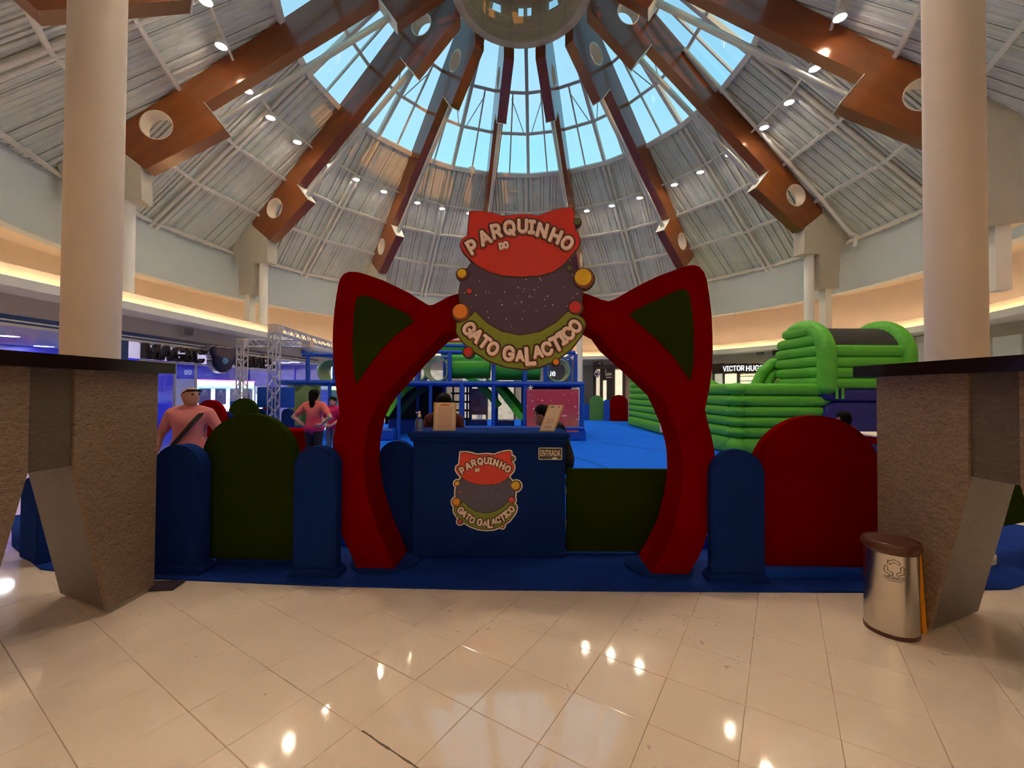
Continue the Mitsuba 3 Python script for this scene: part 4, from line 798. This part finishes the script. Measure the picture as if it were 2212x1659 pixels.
# ------------------------------------------------------------------ people
def hulls(bones, J, R, grow=0.0, seg=14):
    out = []
    for a, b in bones:
        s = [m3.Manifold.sphere(R[k]+grow, seg).translate(tuple(map(float, J[k]))) for k in ((a, b) if a != b else (a,))]
        out.append(m3.Manifold.batch_hull(s) if len(s) > 1 else s[0])
    return m3.Manifold.batch_boolean(out, m3.OpType.Add)
def soft(man, length, it=8):
    m = tm(man.refine_to_length(length)); m = trimesh.Trimesh(m.vertices, m.faces, process=True); trimesh.smoothing.filter_taubin(m, .5, .52, iterations=it); return m
def person(label, at, yaw, hgt, top, bottom, skin=SKIN, J=None, fat=1.0, hair='short', head_yaw=0.0, sleeves=True, skirt=None, shoe=BLKC, group=None):
    k = thing('person', label, 'person', group)
    B = dict(pelvis=(0, 0, .53), waist=(0, .0, .61), chest=(0, .005, .735), neck=(0, 0, .835), nape=(0, .005, .862))
    for s, n in ((1, 'r'), (-1, 'l')):
        B |= {'hip'+n: (s*.052, 0, .505), 'knee'+n: (s*.058, .008, .285), 'ankle'+n: (s*.06, 0, .045), 'toe'+n: (s*.072, .088, .018), 'heel'+n: (s*.06, -.022, .022),
              'sh'+n: (s*.112, 0, .80), 'elb'+n: (s*.150, -.012, .63), 'wri'+n: (s*.163, .035, .49), 'palm'+n: (s*.165, .048, .452)}
    B |= {'head': (0, .005, .935), 'jaw': (0, .028, .895), 'brow': (0, .022, .945)}
    if J: B |= J
    R = dict(pelvis=.078*fat, waist=.068*fat, chest=.082*(.5+.5*fat), neck=.034, nape=.032, head=.058, jaw=.038, brow=.047)
    for n in 'rl': R |= {'hip'+n: .055*(.4+.6*fat), 'knee'+n: .036, 'ankle'+n: .023, 'toe'+n: .016, 'heel'+n: .02, 'sh'+n: .037, 'elb'+n: .027, 'wri'+n: .0175, 'palm'+n: .019}
    J = {a: np.array(b, float)*hgt for a, b in B.items()}; R = {a: b*hgt for a, b in R.items()}
    # head turned on the neck
    hc = J['head'].copy(); c_, s_ = math.cos(head_yaw), math.sin(head_yaw)
    def hp(x, y, z): return hc+np.array([c_*x-s_*y, s_*x+c_*y, z])*hgt
    J['jaw'], J['brow'] = hp(0, .024, -.042), hp(0, .016, .010)
    J |= {'nose': hp(0, .062, -.012), 'nose2': hp(0, .052, .012), 'earr': hp(.056, -.004, -.006), 'earl': hp(-.056, -.004, -.006), 'earr2': hp(.054, -.002, .01), 'earl2': hp(-.054, -.002, .01), 'chin': hp(0, .040, -.062)}
    R |= {'nose': .0085*hgt, 'nose2': .006*hgt, 'earr': .008*hgt, 'earl': .008*hgt, 'earr2': .010*hgt, 'earl2': .010*hgt, 'chin': .016*hgt}
    tor = [('pelvis', 'waist'), ('waist', 'chest'), ('chest', 'shr'), ('chest', 'shl'), ('neck', 'shr'), ('neck', 'shl'), ('neck', 'nape'), ('pelvis', 'hipr'), ('pelvis', 'hipl')]
    arm = [(a+n, b+n) for n in 'rl' for a, b in (('sh', 'elb'), ('elb', 'wri'), ('wri', 'palm'))]
    leg = [(a+n, b+n) for n in 'rl' for a, b in (('hip', 'knee'), ('knee', 'ankle'), ('ankle', 'toe'), ('ankle', 'heel'))]
    hd = [('nape', 'head'), ('head', 'jaw'), ('head', 'brow'), ('jaw', 'chin'), ('nose2', 'nose'), ('earr', 'earr2'), ('earl', 'earl2'), ('brow', 'jaw')]
    fing = []
    for n, s in (('r', 1), ('l', -1)):
        d = J['palm'+n]-J['wri'+n]; d /= np.linalg.norm(d); side = np.cross(d, [s*1.0, .3, .2]); side /= np.linalg.norm(side); inn = np.cross(side, d)
        for i, ln in enumerate((.036, .042, .039, .031)):
            a = J['palm'+n]+side*(i-1.5)*.0115*hgt+d*.010*hgt; b = a+d*ln*.55*hgt; c = b+(d*.8+inn*.55*-s)*ln*.5*hgt
            for q, w, rr in (('a', a, .0072), ('b', b, .0062), ('c', c, .0052)): J[f'f{n}{i}{q}'] = w; R[f'f{n}{i}{q}'] = rr*hgt
            fing += [(f'f{n}{i}a', f'f{n}{i}b'), (f'f{n}{i}b', f'f{n}{i}c')]
        a = J['palm'+n]-d*.012*hgt+side*-.016*hgt; b = a+(d*.6-side*.8)*.022*hgt; c = b+(d*.9-side*.2)*.02*hgt
        for q, w, rr in (('a', a, .009), ('b', b, .0075), ('c', c, .006)): J[f't{n}{q}'] = w; R[f't{n}{q}'] = rr*hgt
        fing += [(f't{n}a', f't{n}b'), (f't{n}b', f't{n}c')]
    Mx = trimesh.transformations.rotation_matrix(yaw, [0, 0, 1]); Mx[:3, 3] = at
    def out(name, m, b, smooth=True, **kw): m = m.copy(); m.apply_transform(Mx); part(k+'__body' if name in ('eye', 'mouth', 'hair') else k, name, m, b, smooth, **kw)
    kb = k+'__body'
    body = hulls(tor+arm+leg+hd, J, R); bm = soft(body+hulls(fing, J, R, seg=8), .02, 6)
    out('body', bm, skin)
    sb = tor[:-2]+([('shr', 'elbr'), ('shl', 'elbl')] if sleeves else [])
    Js = dict(J)
    if sleeves == 'short':
        for n in 'rl': Js['elb'+n] = J['sh'+n]*.32+J['elb'+n]*.68
    Rs = {a: (b*1.0+(.010 if a[:3] not in ('neck', 'nap') else -.004)*hgt) for a, b in R.items()}
    if sleeves == 'long': sb = sb+[('elbr', 'wrir'), ('elbl', 'wril')]
    for n, q in (('r', 1), ('l', -1)): Js['hem'+n] = J['pelvis']+V(q*.040*fat, 0, -.022)*hgt; Rs['hem'+n] = (R['pelvis']+.010*hgt)*.80
    sb = [x for x in sb if 'hipr' not in x and 'hipl' not in x]
    sb = [x for x in sb if x != ('neck', 'nape')]
    lower = m3.Manifold.batch_hull([m3.Manifold.sphere(Rs[q], 16).translate(tuple(map(float, Js[q]))) for q in ('hemr', 'heml', 'waist')])
    cut = J['pelvis'][2]-.050*hgt
    lower = lower.trim_by_plane((0, 0, 1), float(cut)) if abs(J['neck'][1]-J['pelvis'][1]) < .05*hgt else lower
    out('shirt', soft(hulls(sb, Js, Rs)+lower, .03, 5), top)
    Rp = {a: b+.007*hgt for a, b in R.items()}
    out('trousers', soft(hulls([('pelvis', 'hipr'), ('pelvis', 'hipl')]+[x for x in leg if x[1][:3] in ('kne', 'ank')], J, Rp), .03, 8), bottom)
    for n in 'rl': out('shoe', tm(hulls([('ankle'+n, 'toe'+n), ('heel'+n, 'toe'+n)], J, {a: b+.006*hgt for a, b in R.items()})), shoe)
    eyes = [hp(x, .056, .010) for x in (-.022, .022)]
    for e in eyes: out('eye', mv(trimesh.creation.icosphere(2, .0075*hgt), *e), BLKC)
    out('mouth', mv(rotz(rbox((.034*hgt, .008*hgt, .008*hgt), .0035*hgt), head_yaw), *hp(0, .056, -.040)), mat('lips', (.30, .09, .07), .5) if 'mat_lips' not in scene else 'mat_lips')
    if hair != 'none':
        hb = {'h0': hp(0, -.012, .012), 'h1': hp(0, .012, .026), 'h2': hp(0, -.03, -.03)}; hr = {'h0': .064*hgt, 'h1': .054*hgt, 'h2': .05*hgt}; bones = [('h0', 'h1'), ('h0', 'h2')]
        if hair == 'long':
            for s in (-1, 1):
                hb |= {f'a{s}': hp(s*.034, -.03, -.05), f'b{s}': hp(s*.052, -.042, -.15), f'c{s}': hp(s*.06, -.03, -.25)}; hr |= {f'a{s}': .042*hgt, f'b{s}': .042*hgt, f'c{s}': .02*hgt}
                bones += [('h2', f'a{s}'), (f'a{s}', f'b{s}'), (f'b{s}', f'c{s}')]
            bones += [('b-1', 'b1'), ('a-1', 'a1')]
        if hair == 'tail':
            hb |= {'a': hp(0, -.062, -.03), 'b': hp(.01, -.066, -.12), 'c': hp(.012, -.058, -.20)}; hr |= {'a': .036*hgt, 'b': .032*hgt, 'c': .012*hgt}; bones += [('h2', 'a'), ('a', 'b'), ('b', 'c')]
        hm = hulls(bones, hb, hr, seg=20)
        fc = m3.Manifold.sphere(.062*hgt, 20).scale((.80, .75, 1.0)).translate(tuple(hp(0, .062, -.028)))
        out('hair', soft(hm-fc, .02, 4), HAIR)
    return k, Mx, J, hp, hgt
# man in the pink shirt with a shoulder strap and sunglasses on his bald head
mk, Mx, J, hp, hg = person('bald man in a pink T-shirt with a black shoulder strap, looking right behind the fence', (-3.97, 5.25, .014), math.pi+.30, 1.665, PINK, mat('shorts', (.03, .03, .04), .9), fat=1.34, hair='none', head_yaw=.95, sleeves='short',
    J={'elbl': (-.205, .0, .645), 'wril': (-.235, .05, .52), 'palml': (-.235, .075, .488), 'elbr': (.185, .0, .64), 'wrir': (.19, .06, .51), 'palmr': (.185, .085, .48)})
def inbody(name, m, b, **kw): m = m.copy(); m.apply_transform(Mx); part(mk, name, m, b, 40, **kw)
sp = [(-.085, -.03, .845), (-.09, .075, .80), (-.055, .118, .74), (0, .128, .66), (.06, .118, .585), (.10, .08, .53)]
ST = [V(*p)*hg for p in sp]
inbody('shoulder_strap', cat([strip_box(a, b, .045, .012, V(0, 1, 0)) for a, b in zip(ST[:-1], ST[1:])]), BLKC, label='black shoulder strap')
sg_ = [hp(*q) for q in ((-.060, -.014, .004), (-.052, .030, .036), (-.022, .058, .040), (.022, .058, .040), (.052, .030, .036), (.060, -.014, .004))]
inbody('sunglasses', cat([tube(p, q, r*hg, 8) for p, q, r in zip(sg_[:-1], sg_[1:], (.004, .009, .007, .009, .004))]), BLKC, label='dark sunglasses pushed up on the head')
person('woman seen from behind in a coral shirt with hands on her hips', (-3.72, 8.0, PZ), -.12, 1.50, CORAL, BLKC, skin=SKIN2, hair='tail', fat=1.16, sleeves='short',
    J={'elbr': (.245, -.05, .66), 'wrir': (.135, -.055, .575), 'palmr': (.11, -.07, .567), 'elbl': (-.245, -.05, .66), 'wril': (-.135, -.055, .575), 'palml': (-.11, -.07, .567)})
gx = at_y(719, 900, 9.3)
person('girl in a magenta top and jeans standing beside the woman, half hidden by the arch', (gx[0], 9.3, PZ), math.pi-.2, 1.34, MAG, JEANS, skin=SKIN2, hair='short', head_yaw=.25, sleeves='short',
    J={'elbr': (.15, .02, .64), 'wrir': (.05, .12, .56), 'palmr': (.02, .13, .555), 'elbl': (-.15, .02, .64), 'wril': (-.05, .13, .545), 'palml': (-.02, .14, .54)})
ax = at_y(959, 900, 4.95)
person('attendant with long dark hair behind the counter, hidden by the notice sheet', (ax[0], 4.95, PZ), .0, 1.455, mat('dark_red_top', (.09, .018, .015), .9), BLKC, hair='long', sleeves='short')
# seated attendant leaning forward in a black puffer jacket
px_ = at_y(1200, 960, 5.05)
person('attendant in a black puffer jacket bending forward at the right end of the counter', (px_[0]+.04, 5.15, PZ), math.pi/2+.2, 1.62, PUFF, BLKC, hair='long', head_yaw=0, sleeves='long',
    J={'pelvis': (0, -.02, .42), 'waist': (0, -.01, .49), 'chest': (0, .03, .60), 'neck': (0, .065, .685), 'nape': (0, .075, .705), 'head': (0, .115, .75), 'shr': (.112, .035, .66), 'shl': (-.112, .035, .66), 'hipr': (.055, .0, .40), 'hipl': (-.055, .0, .40), 'kneer': (.06, .2, .36), 'kneel': (-.06, .2, .36), 'ankler': (.06, .2, .06), 'anklel': (-.06, .2, .06), 'toer': (.07, .28, .02), 'toel': (-.07, .28, .02), 'heelr': (.06, .18, .02), 'heell': (-.06, .18, .02),
       'elbr': (.16, .14, .53), 'wrir': (.07, .24, .52), 'palmr': (.05, .27, .53), 'elbl': (-.16, .14, .53), 'wril': (-.07, .24, .52), 'palml': (-.05, .27, .53)}, fat=1.25)
sk = thing('stool', 'black stool under the bending attendant behind the counter', 'stool')
part(sk, 'seat', lathe([(0, .54), (.14, .54), (.15, .56), (.14, .58), (0, .58)], 24, (px_[0]+.04, 5.15, 0)), BLKC, 40); part(sk, 'column', tube((px_[0]+.04, 5.15, PZ), (px_[0]+.04, 5.15, .55), .025, 12), DARK)
hx = at_y(1842, 893, 5.6)
person('dark-haired child behind the red fence panel, only the hair showing', (hx[0], 5.75, PZ), .3, hx[2]-PZ+.01, MAG, JEANS, hair='short')
# ------------------------------------------------------------------ shop front on the left
F0 = V(-9.42, 7.2, 0); DU = V(.6, 11.8, 0)/math.hypot(.6, 11.8); NH = V(DU[1], -DU[0], 0)     # along the front, towards the hall
def shop(px, py, off=0.0):
    d = ray(px, py); e = V(0, 0, EYE); o = F0+NH*off; p = e+d*(((o-e) @ NH)/(d @ NH)); return ((p-F0) @ DU, p[2])
def sbx(s0, s1, o0, o1, z0, z1):          # box in shop coordinates: along, towards the hall, up
    return frame(trimesh.creation.box((s1-s0, o1-o0, z1-z0)), F0+DU*(s0+s1)/2+NH*(o0+o1)/2+V(0, 0, (z0+z1)/2), DU, -NH, V(0, 0, 1)) if False else flipfix(frame(trimesh.creation.box((s1-s0, z1-z0, o1-o0)), F0+DU*(s0+s1)/2+NH*(o0+o1)/2+V(0, 0, (z0+z1)/2), DU, V(0, 0, 1), NH))
def _mural(p, n, uv):
    v = FB(p.y*.45, p.x*.45, p.z*.9, 4); w = SS(.5, .75, FB(p.y*.8+5, p.x*.8, p.z*2.2, 3))
    return MX(MX((.010, .015, .60), (.05, .03, .55), v), (.16, .20, .75), w*.8)
MURAL = mat('mural_blue', mikit.proc(_mural), .6)
NAVY = mat('header_navy', mikit.proc(lambda p, n, uv: MX((.012, .035, .14), (.02, .07, .24), FB(p.y*.6, p.x, p.z, 2))), .35)
CEILW = mat('shop_ceiling', (.70, .74, .82), .7)
S0, S1, DEP, ZC = -9.0, 13.2, 4.6, 2.84
struct('wall_shop', cat([sbx(S0, S1, -DEP-.1, -DEP, 0, ZC), sbx(S0-.1, S0, -DEP, -.05, 0, ZC), sbx(S1, S1+.1, -DEP, .0, 0, 3.4)]), MURAL)
struct('ceiling_shop', sbx(S0, S1, -DEP, -.05, ZC, ZC+.1), CEILW)
struct('floor_shop', sbx(S0, S1, -DEP, -.02, -.02, .006), mat('shop_floor', (.05, .06, .25), .2))
hd = thing('shop_header', 'long dark blue band above the shop glass on the left', 'shop header')
part(hd, 'band', sbx(S0, shop(340, 735)[0], -.06, .02, 2.86, 3.02), NAVY); part(hd, 'band', sbx(shop(340, 735)[0], S1, -.06, .02, 2.80, 3.02), mat('header_gray', (.07, .075, .14), .4))
part(hd, 'rail', sbx(S0, S1, -.05, .03, 2.80, 2.86), ALU)
gl = struct('window_2')
pl = shop(252, 740)[0], shop(277, 740)[0]
thing('printed_pillar', 'dark blue printed panel of the shop front right of the left column', 'panel', mesh=sbx(pl[0], pl[1], -.05, .01, 0.0, 2.80), bsdf=NAVY)
bars = [S0, -4.5, -2.0, 0.35, pl[0], pl[1], shop(313, 760)[0], shop(380, 760)[0], shop(425, 760)[0], shop(520, 760)[0], shop(605, 760)[0], shop(668, 780)[0], S1]
for a, b in zip(bars[:-1], bars[1:]):
    if abs(a-pl[0]) < .01: continue
    part(gl, 'pane', sbx(a+.02, b-.02, -.02, -.012, 0.0, 2.80), GLASS)
    part(gl, 'bar', sbx(b-.02, b+.02, -.04, .01, 0.0, 2.80), ALU)
ms = thing('shop_sign', 'black block letters MAGIC GAMES with a shiny bear head between, above the blue shop', 'shop sign')
part(ms, 'back_panel', sbx(shop(277, 740)[0], shop(600, 790)[0], -.10, -.05, 2.40, 2.80), mat('sign_back', (.75, .70, .85), .5), emitter=emit(V(.75, .70, 1.0)*.16)); part(ms, 'rail', sbx(shop(300, 740)[0], shop(600, 790)[0], .0, .03, 2.335, 2.375), ALU); part(ms, 'rail', sbx(shop(300, 740)[0], shop(600, 790)[0], .0, .03, 2.762, 2.797), ALU)
def word(txt, s0, s1, z0, h, depth, off):
    ms_ = [meshkit.text_mesh(c, h, depth, bold=True) for c in txt]; ws = [m.bounds[1][0]-m.bounds[0][0] for m in ms_]; k = (s1-s0)/(sum(ws)+.03*(len(txt)-1)); x = s0
    for m, w in zip(ms_, ws):
        m = m.copy(); m.apply_translation((-m.bounds[0][0], 0, 0)); m.apply_scale((k, 1, 1))
        part(ms, 'letter', flipfix(frame(m, F0+DU*x+NH*off+V(0, 0, z0), DU, V(0, 0, 1), NH)), BLK); x += (w+.03)*k
word('MAGIC', shop(313, 757, .12)[0], shop(442, 757, .12)[0], 2.41, .37, .14, .0); word('GAMES', shop(509, 780, .12)[0], shop(594, 780, .12)[0], 2.41, .37, .14, .0)
bear = [(600, 290), (625, 258), (665, 250), (700, 272), (755, 262), (812, 280), (850, 276), (895, 285), (920, 322), (915, 372), (882, 420), (886, 480), (860, 540), (800, 585), (750, 592), (690, 560), (642, 500), (630, 440), (636, 400), (604, 350)]
bp = Polygon(smooth_poly([shop(340+x*.1808, 700+y*.1808, .22) for x, y in bear], 2)).buffer(0)
part(ms, 'bear_rim', flipfix(frame(extrude(bp, .16), F0+NH*.10, DU, V(0, 0, 1), NH)), STEEL)
for i, (g, o) in enumerate([(-.03-.024*q, .262+.075*math.sqrt(1-(1-q/11)**2)) for q in range(12)]):
    part(ms, 'bear_face', flipfix(frame(extrude(bp.buffer(g), .03), F0+NH*o, DU, V(0, 0, 1), NH)), mat('bear_navy', (.006, .010, .06), .16) if i == 0 else 'mat_bear_navy')
nx = shop(340+790*.1808, 700+440*.1808, .33)
part(ms, 'bear_nose', mv(trimesh.creation.icosphere(3, .10), *(F0+DU*nx[0]+NH*.36+V(0, 0, nx[1]))), mat('bear_blue', (.10, .30, .62), .25), True)
for i, (px, py) in enumerate(((15, 727), (95, 749), (150, 752), (636, 783), (691, 790), (660, 802), (300, 768), (400, 780), (500, 790), (560, 786))):
    p = at_z(px, py, ZC-.02); s, o = (p-F0) @ DU, (p-F0) @ NH
    if not (S0 < s < S1 and -DEP+.1 < o < -.2): o = -1.2-.55*(i % 4); s = 1.5+1.25*i
    c = F0+DU*s+NH*o
    seen = px in (15, 95, 636, 691)
    d = thing('shop_downlight', {15: 'round glowing downlight in the blue shop at the left picture edge', 95: 'round glowing downlight in the blue shop left of the big column', 636: 'glowing downlight behind the shop glass above the blue pad', 691: 'glowing downlight behind the shop glass left of the arch'}.get(px, 'small glowing downlight in the shop ceiling behind the letters'), 'downlight', None if seen else 'shop downlights behind the letters')
    part(d, 'ring', lathe([(.20, ZC), (.24, ZC-.01), (.24, ZC), ], 24, (c[0], c[1], 0)), WHITE)
    part(d, 'lens', lathe([(0, ZC-.012), (.20, ZC-.012)], 24, (c[0], c[1], 0)), WHITE, emitter=emit(V(.86, .92, 1.0)*14))
# arcade machines
def lum(c, k): return emit(V(*c)*k*.35)
SCR = mat('machine_white', (.7, .75, .85), .3); MBL = mat('machine_blue', (.02, .04, .35), .3)
for i in range(5):
    big = i < 4
    s0 = 6.70+i*.72+(0.12 if not big else 0); w = .68; h = 1.98 if big else 1.78; o = -1.30
    m = thing('arcade_machine', f'{["first", "second", "third", "fourth"][i]} glowing white prize machine from the left behind the shop glass' if big else 'pale blue glowing prize machine at the right end of the row', 'arcade machine', 'glowing prize machines in the blue shop')
    mm = part(m, 'cabinet', sbx(s0, s0+w, o-.8, o, .006, h), SCR)
    part(mm, 'marquee', sbx(s0+.03, s0+w-.03, o, o+.05, h-.22, h-.05), SCR, emitter=lum((.95, .9, 1), 2.2) if big else lum((.4, .6, .9), .8))
    if big:
        part(mm, 'top_strip', sbx(s0, s0+w, o, o+.06, h-.045, h), SCR, emitter=lum((1, .12, .3), 1.6))
        part(mm, 'edge_strip', sbx(s0, s0+w, o, o+.04, h-.29, h-.25), SCR, emitter=lum((.2, .85, 1), 1.5))
    part(mm, 'window', sbx(s0+.07, s0+w-.07, o, o+.02, 1.12, h-.32), MBL)
    for sx in (s0, s0+w-.07): part(mm, 'side_light', sbx(sx, sx+.07, o, o+.03, .95, h-.32), SCR, emitter=lum((.6, .85, 1), 1.6))
    part(mm, 'chute_glow', sbx(s0+.04, s0+w-.04, o, o+.04, .75, 1.08), SCR, emitter=lum((.85, .92, 1), 1.8))
    part(m, 'base', sbx(s0+.01, s0+w-.01, o, o+.06, .006, .72), SCR)
    part(mm, 'claw', cat([tube(F0+DU*(s0+w/2+a)+NH*(o+.03)+V(0, 0, h-.36), F0+DU*(s0+w/2+b)+NH*(o+.03)+V(0, 0, h-.56), .008, 6) for a, b in ((-.02, -.12), (0, 0), (.02, .12))]), SCR)
# air vents on the fascia above the shop
for i, (x0, y0, x1, y1) in enumerate(((387, 706, 409, 727), (532, 741, 547, 752), (649, 755, 659, 769), (565, 763, 572, 770))):
    a, b = shop(x0, y0), shop(x1, y1)
    v = thing('air_vent', ['dark square air vent above the word MAGIC', 'dark air vent above the farther truss post', 'dark air vent right of the nearer truss post', 'tiny dark loudspeaker box between the truss posts'][i], 'vent')
    z0, z1 = min(a[1], b[1]), max(a[1], b[1])
    vk = part(v, 'frame', sbx(a[0], b[0], .10, .13, z0, z1), BRKT)
    part(vk, 'recess', sbx(a[0]+.03, b[0]-.03, .13, .133, z0+.025, z1-.025), DARK)
    for z in np.arange(z0+.04, z1-.03, .03): part(vk, 'slat', sbx(a[0]+.03, b[0]-.03, .133, .145, z, z+.012), BRKT)
# ------------------------------------------------------------------ shops round the back and on the right
RB = 12.15
struct('wall_shops', ringsweep(RB+.05, [(0, 0), (0, 2.95)], math.radians(-48), math.radians(126)), BEIGE)
def rb(px, py, R=RB): p = cyl_hit(px, py, R); return math.atan2(p[1]-C_[1], p[0]-C_[0]), p[2]
def rpanel(px0, px1, y0, y1, th=.05, R=RB, base=None):
    a0, a1 = rb(px0, 800, R)[0], rb(px1, 800, R)[0]; am = (a0+a1)/2; w = 2*R*math.sin(abs(a0-a1)/2)
    z1 = rb((px0+px1)/2, y0, R)[1]; z0 = 0.0 if y1 is None else rb((px0+px1)/2, y1, R)[1]
    c = cp(R*math.cos((a0-a1)/2)-th/2, am, (z0+z1)/2)
    return cbox(c, (th, w, z1-z0), am)
DGR = mat('dark_gray_panel', (.075, .078, .08), .6); DBR = mat('dark_brown_frame', (.055, .038, .028), .5); SHOPW = mat('shop_display', mikit.proc(lambda p, n, uv: MX((.70, .58, .40), (.45, .34, .20), SS(.45, .65, N(p.x*3, p.y*3, p.z*5)))), .6)
s1 = thing('storefront', 'dark brown shop front with lit windows at the back, seen through the arch', 'shop front')
for a, b, y0 in ((1262, 1283, 790),): part(s1, 'pillar', rpanel(a, b, y0, None, .3, RB-.1), DGR, label='grey pillar')
for a, b, y0, y1 in ((1282, 1288, 790, None), (1297, 1303, 792, None), (1325, 1329, 795, None), (1346, 1351, 800, None), (1283, 1362, 788, 797)): part(s1, 'frame', rpanel(a, b, y0, y1, .16, RB-.08), DBR)
part(s1, 'sign_panel', rpanel(1301, 1327, 795, 821, .12, RB-.06), DBR); part(s1, 'door', rpanel(1311, 1325, 821, None, .08, RB-.06), mat('dark_door', (.03, .024, .02), .5))
part(s1, 'window_light', rpanel(1288, 1297, 797, None, .04), SHOPW, emitter=emit(V(1, .85, .62)*.22)); part(s1, 'window_light', rpanel(1329, 1346, 799, None, .04), SHOPW, emitter=emit(V(1, .85, .6)*.30)); part(s1, 'window_light', rpanel(1303, 1311, 822, None, .05), SHOPW, emitter=emit(V(1, .85, .62)*.28))
part(s1, 'poster', rpanel(1351, 1358, 812, None, .06), mat('poster_pink', (.5, .30, .28), .6))
def rframe(px, py, R):
    a, z = rb(px, py, R); c = cp(R, a, z); n = -V(math.cos(a), math.sin(a), 0); u = V(n[1], -n[0], 0)*-1
    u = V(-math.sin(a), math.cos(a), 0)*-1
    return c, u, n
def rtext(parent, txt, px0, px1, pyb, h, R, m, depth=.02, lit=0):
    c0, u, n = rframe(px0, pyb, R); c1, _, _ = rframe(px1, pyb, R); t = meshkit.text_mesh(txt, h, depth, bold=True); u = c1-c0; u[2] = 0; L = np.linalg.norm(u); u /= L; n = V(u[1], -u[0], 0)
    t.apply_translation((-t.bounds[0][0], 0, 0)); t.apply_scale((L/(t.bounds[1][0]-t.bounds[0][0]), 1, 1))
    part(parent, 'lettering', flipfix(frame(t, c0, u, V(0, 0, 1), n)), m, **({'emitter': emit(V(.85, .95, 1)*lit*.4)} if lit else {}))
rtext(s1, 'L', 1308, 1313, 811, .34, RB-.25, WHT, .03)
for q in range(3): part(s1, 'lettering', rpanel(1311+q*3.6, 1313.8+q*3.6, 806, 811, .03, RB-.24), WHT)
part(s1, 'lettering', rpanel(1309, 1321, 814, 816, .03, RB-.24), WHT)
rs_ = thing('round_shop_sign', 'small round white and blue hanging sign in front of the dark shop', 'sign')
c, u, n = rframe(1289.5, 807, RB-.55)
part(rs_, 'disc', flipfix(frame(extrude(affinity.scale(Point(0, 0).buffer(1, 24), .15, .21), .05), c, u, V(0, 0, 1), n)), PADN)
part(rs_, 'face', flipfix(frame(extrude(affinity.scale(Point(0, 0).buffer(1, 24), .125, .18), .01), c+n*.05, u, V(0, 0, 1), n)), WHT)
part(rs_, 'emblem', flipfix(frame(extrude(affinity.scale(Point(0, 0).buffer(1, 24), .085, .13).difference(sbox(-.03, 0, .03, .2)), .01), c+n*.06, u, V(0, 0, 1), n)), PADN)
part(rs_, 'bracket', tube(c+V(0, 0, .2), c+V(0, 0, .34), .015, 8), DARK)
for lab, x0, x1, y0, y1 in (('dark exit sign under the ledge above the brown shop', 1282, 1301, 782, 789), ('dark exit sign under the ledge right of the black shop fascia', 1671, 1686, 757, 767)):
    e = thing('exit_sign', lab, 'sign'); part(e, 'box', rpanel(x0, x1, y0, y1, .08, RB-.3), DARK)
    part(e, 'mark', rpanel(x0+(x1-x0)*.55, x0+(x1-x0)*.85, y0+2.5, y1-2.5, .01, RB-.385), WHT)
v = thing('air_vent', 'dark air vent above the black shop fascia on the right', 'vent')
part(v, 'frame', rpanel(1634, 1650, 755, 767, .04, RB), BRKT); part(v, 'recess', rpanel(1635.5, 1648.5, 756.5, 765.5, .01, RB-.04), DARK)
for q in range(3): part(v, 'slat', rpanel(1638+q*3.5, 1639.5+q*3.5, 757, 765.5, .012, RB-.05), BRKT)
s2 = thing('storefront', 'shop front with black fascia reading VICTOR HUGO behind the green inflatable', 'shop front')
for q in range(6):
    a, b = 1541+q*25, 1541+(q+1)*25; part(s2, 'fascia', rpanel(a, b, 785.5, 806, .14, RB-.02), BLK)
rtext(s2, 'VICTOR', 1562, 1608, 802, .23, RB-.2, WHT, lit=1.0); rtext(s2, 'HUGO', 1612, 1651, 801.5, .23, RB-.2, WHT, lit=1.0)
for a, b in ((1541, 1545), (1563, 1567), (1594, 1600)): part(s2, 'frame', rpanel(a, b, 806, None, .10, RB), DGR)
part(s2, 'window_light', rpanel(1567, 1594, 808, None, .04), SHOPW, emitter=emit(V(1, .82, .50)*.38)); part(s2, 'window_light', rpanel(1600, 1650, 808, None, .04), SHOPW, emitter=emit(V(1, .82, .5)*.35)); part(s2, 'window_light', rpanel(1545, 1563, 808, None, .04), SHOPW, emitter=emit(V(.8, .85, .7)*.12))
for y in (812, 822): part(s2, 'shelf', rpanel(1600, 1650, y, y+1.2, .10, RB), DBR)
s3 = thing('storefront', 'dark grey storefront with white letters ue, seen through the right tube opening', 'shop front')
part(s3, 'panel', rpanel(1180, 1234, 788, 830, .12, RB-.1), DGR); rtext(s3, 'ue', 1184, 1200, 812, .34, RB-.26, WHT, lit=.8)
s4 = thing('storefront', 'pale lit shop front at the back, mostly hidden behind the play structure', 'shop front')
for a, b in ((800, 845), (850, 905), (910, 960), (1000, 1050), (1055, 1110)):
    part(s4, 'window_light', rpanel(a, b, 800, None, .05), SHOPW, emitter=emit(V(.9, .9, .8)*.10)); part(s4, 'frame', rpanel(b, b+4, 795, None, .08), DGR)
s5 = thing('storefront', 'pale wall panels of a shop at the right edge, above the right black slab', 'shop front')
for a, b in ((1950, 1978), (1982, 2020), (2150, 2212)): part(s5, 'panel', rpanel(a, b, 725, None, .05, RB-.1), mat('pale_panel', (.66, .68, .66), .6) if 'mat_pale_panel' not in scene else 'mat_pale_panel')
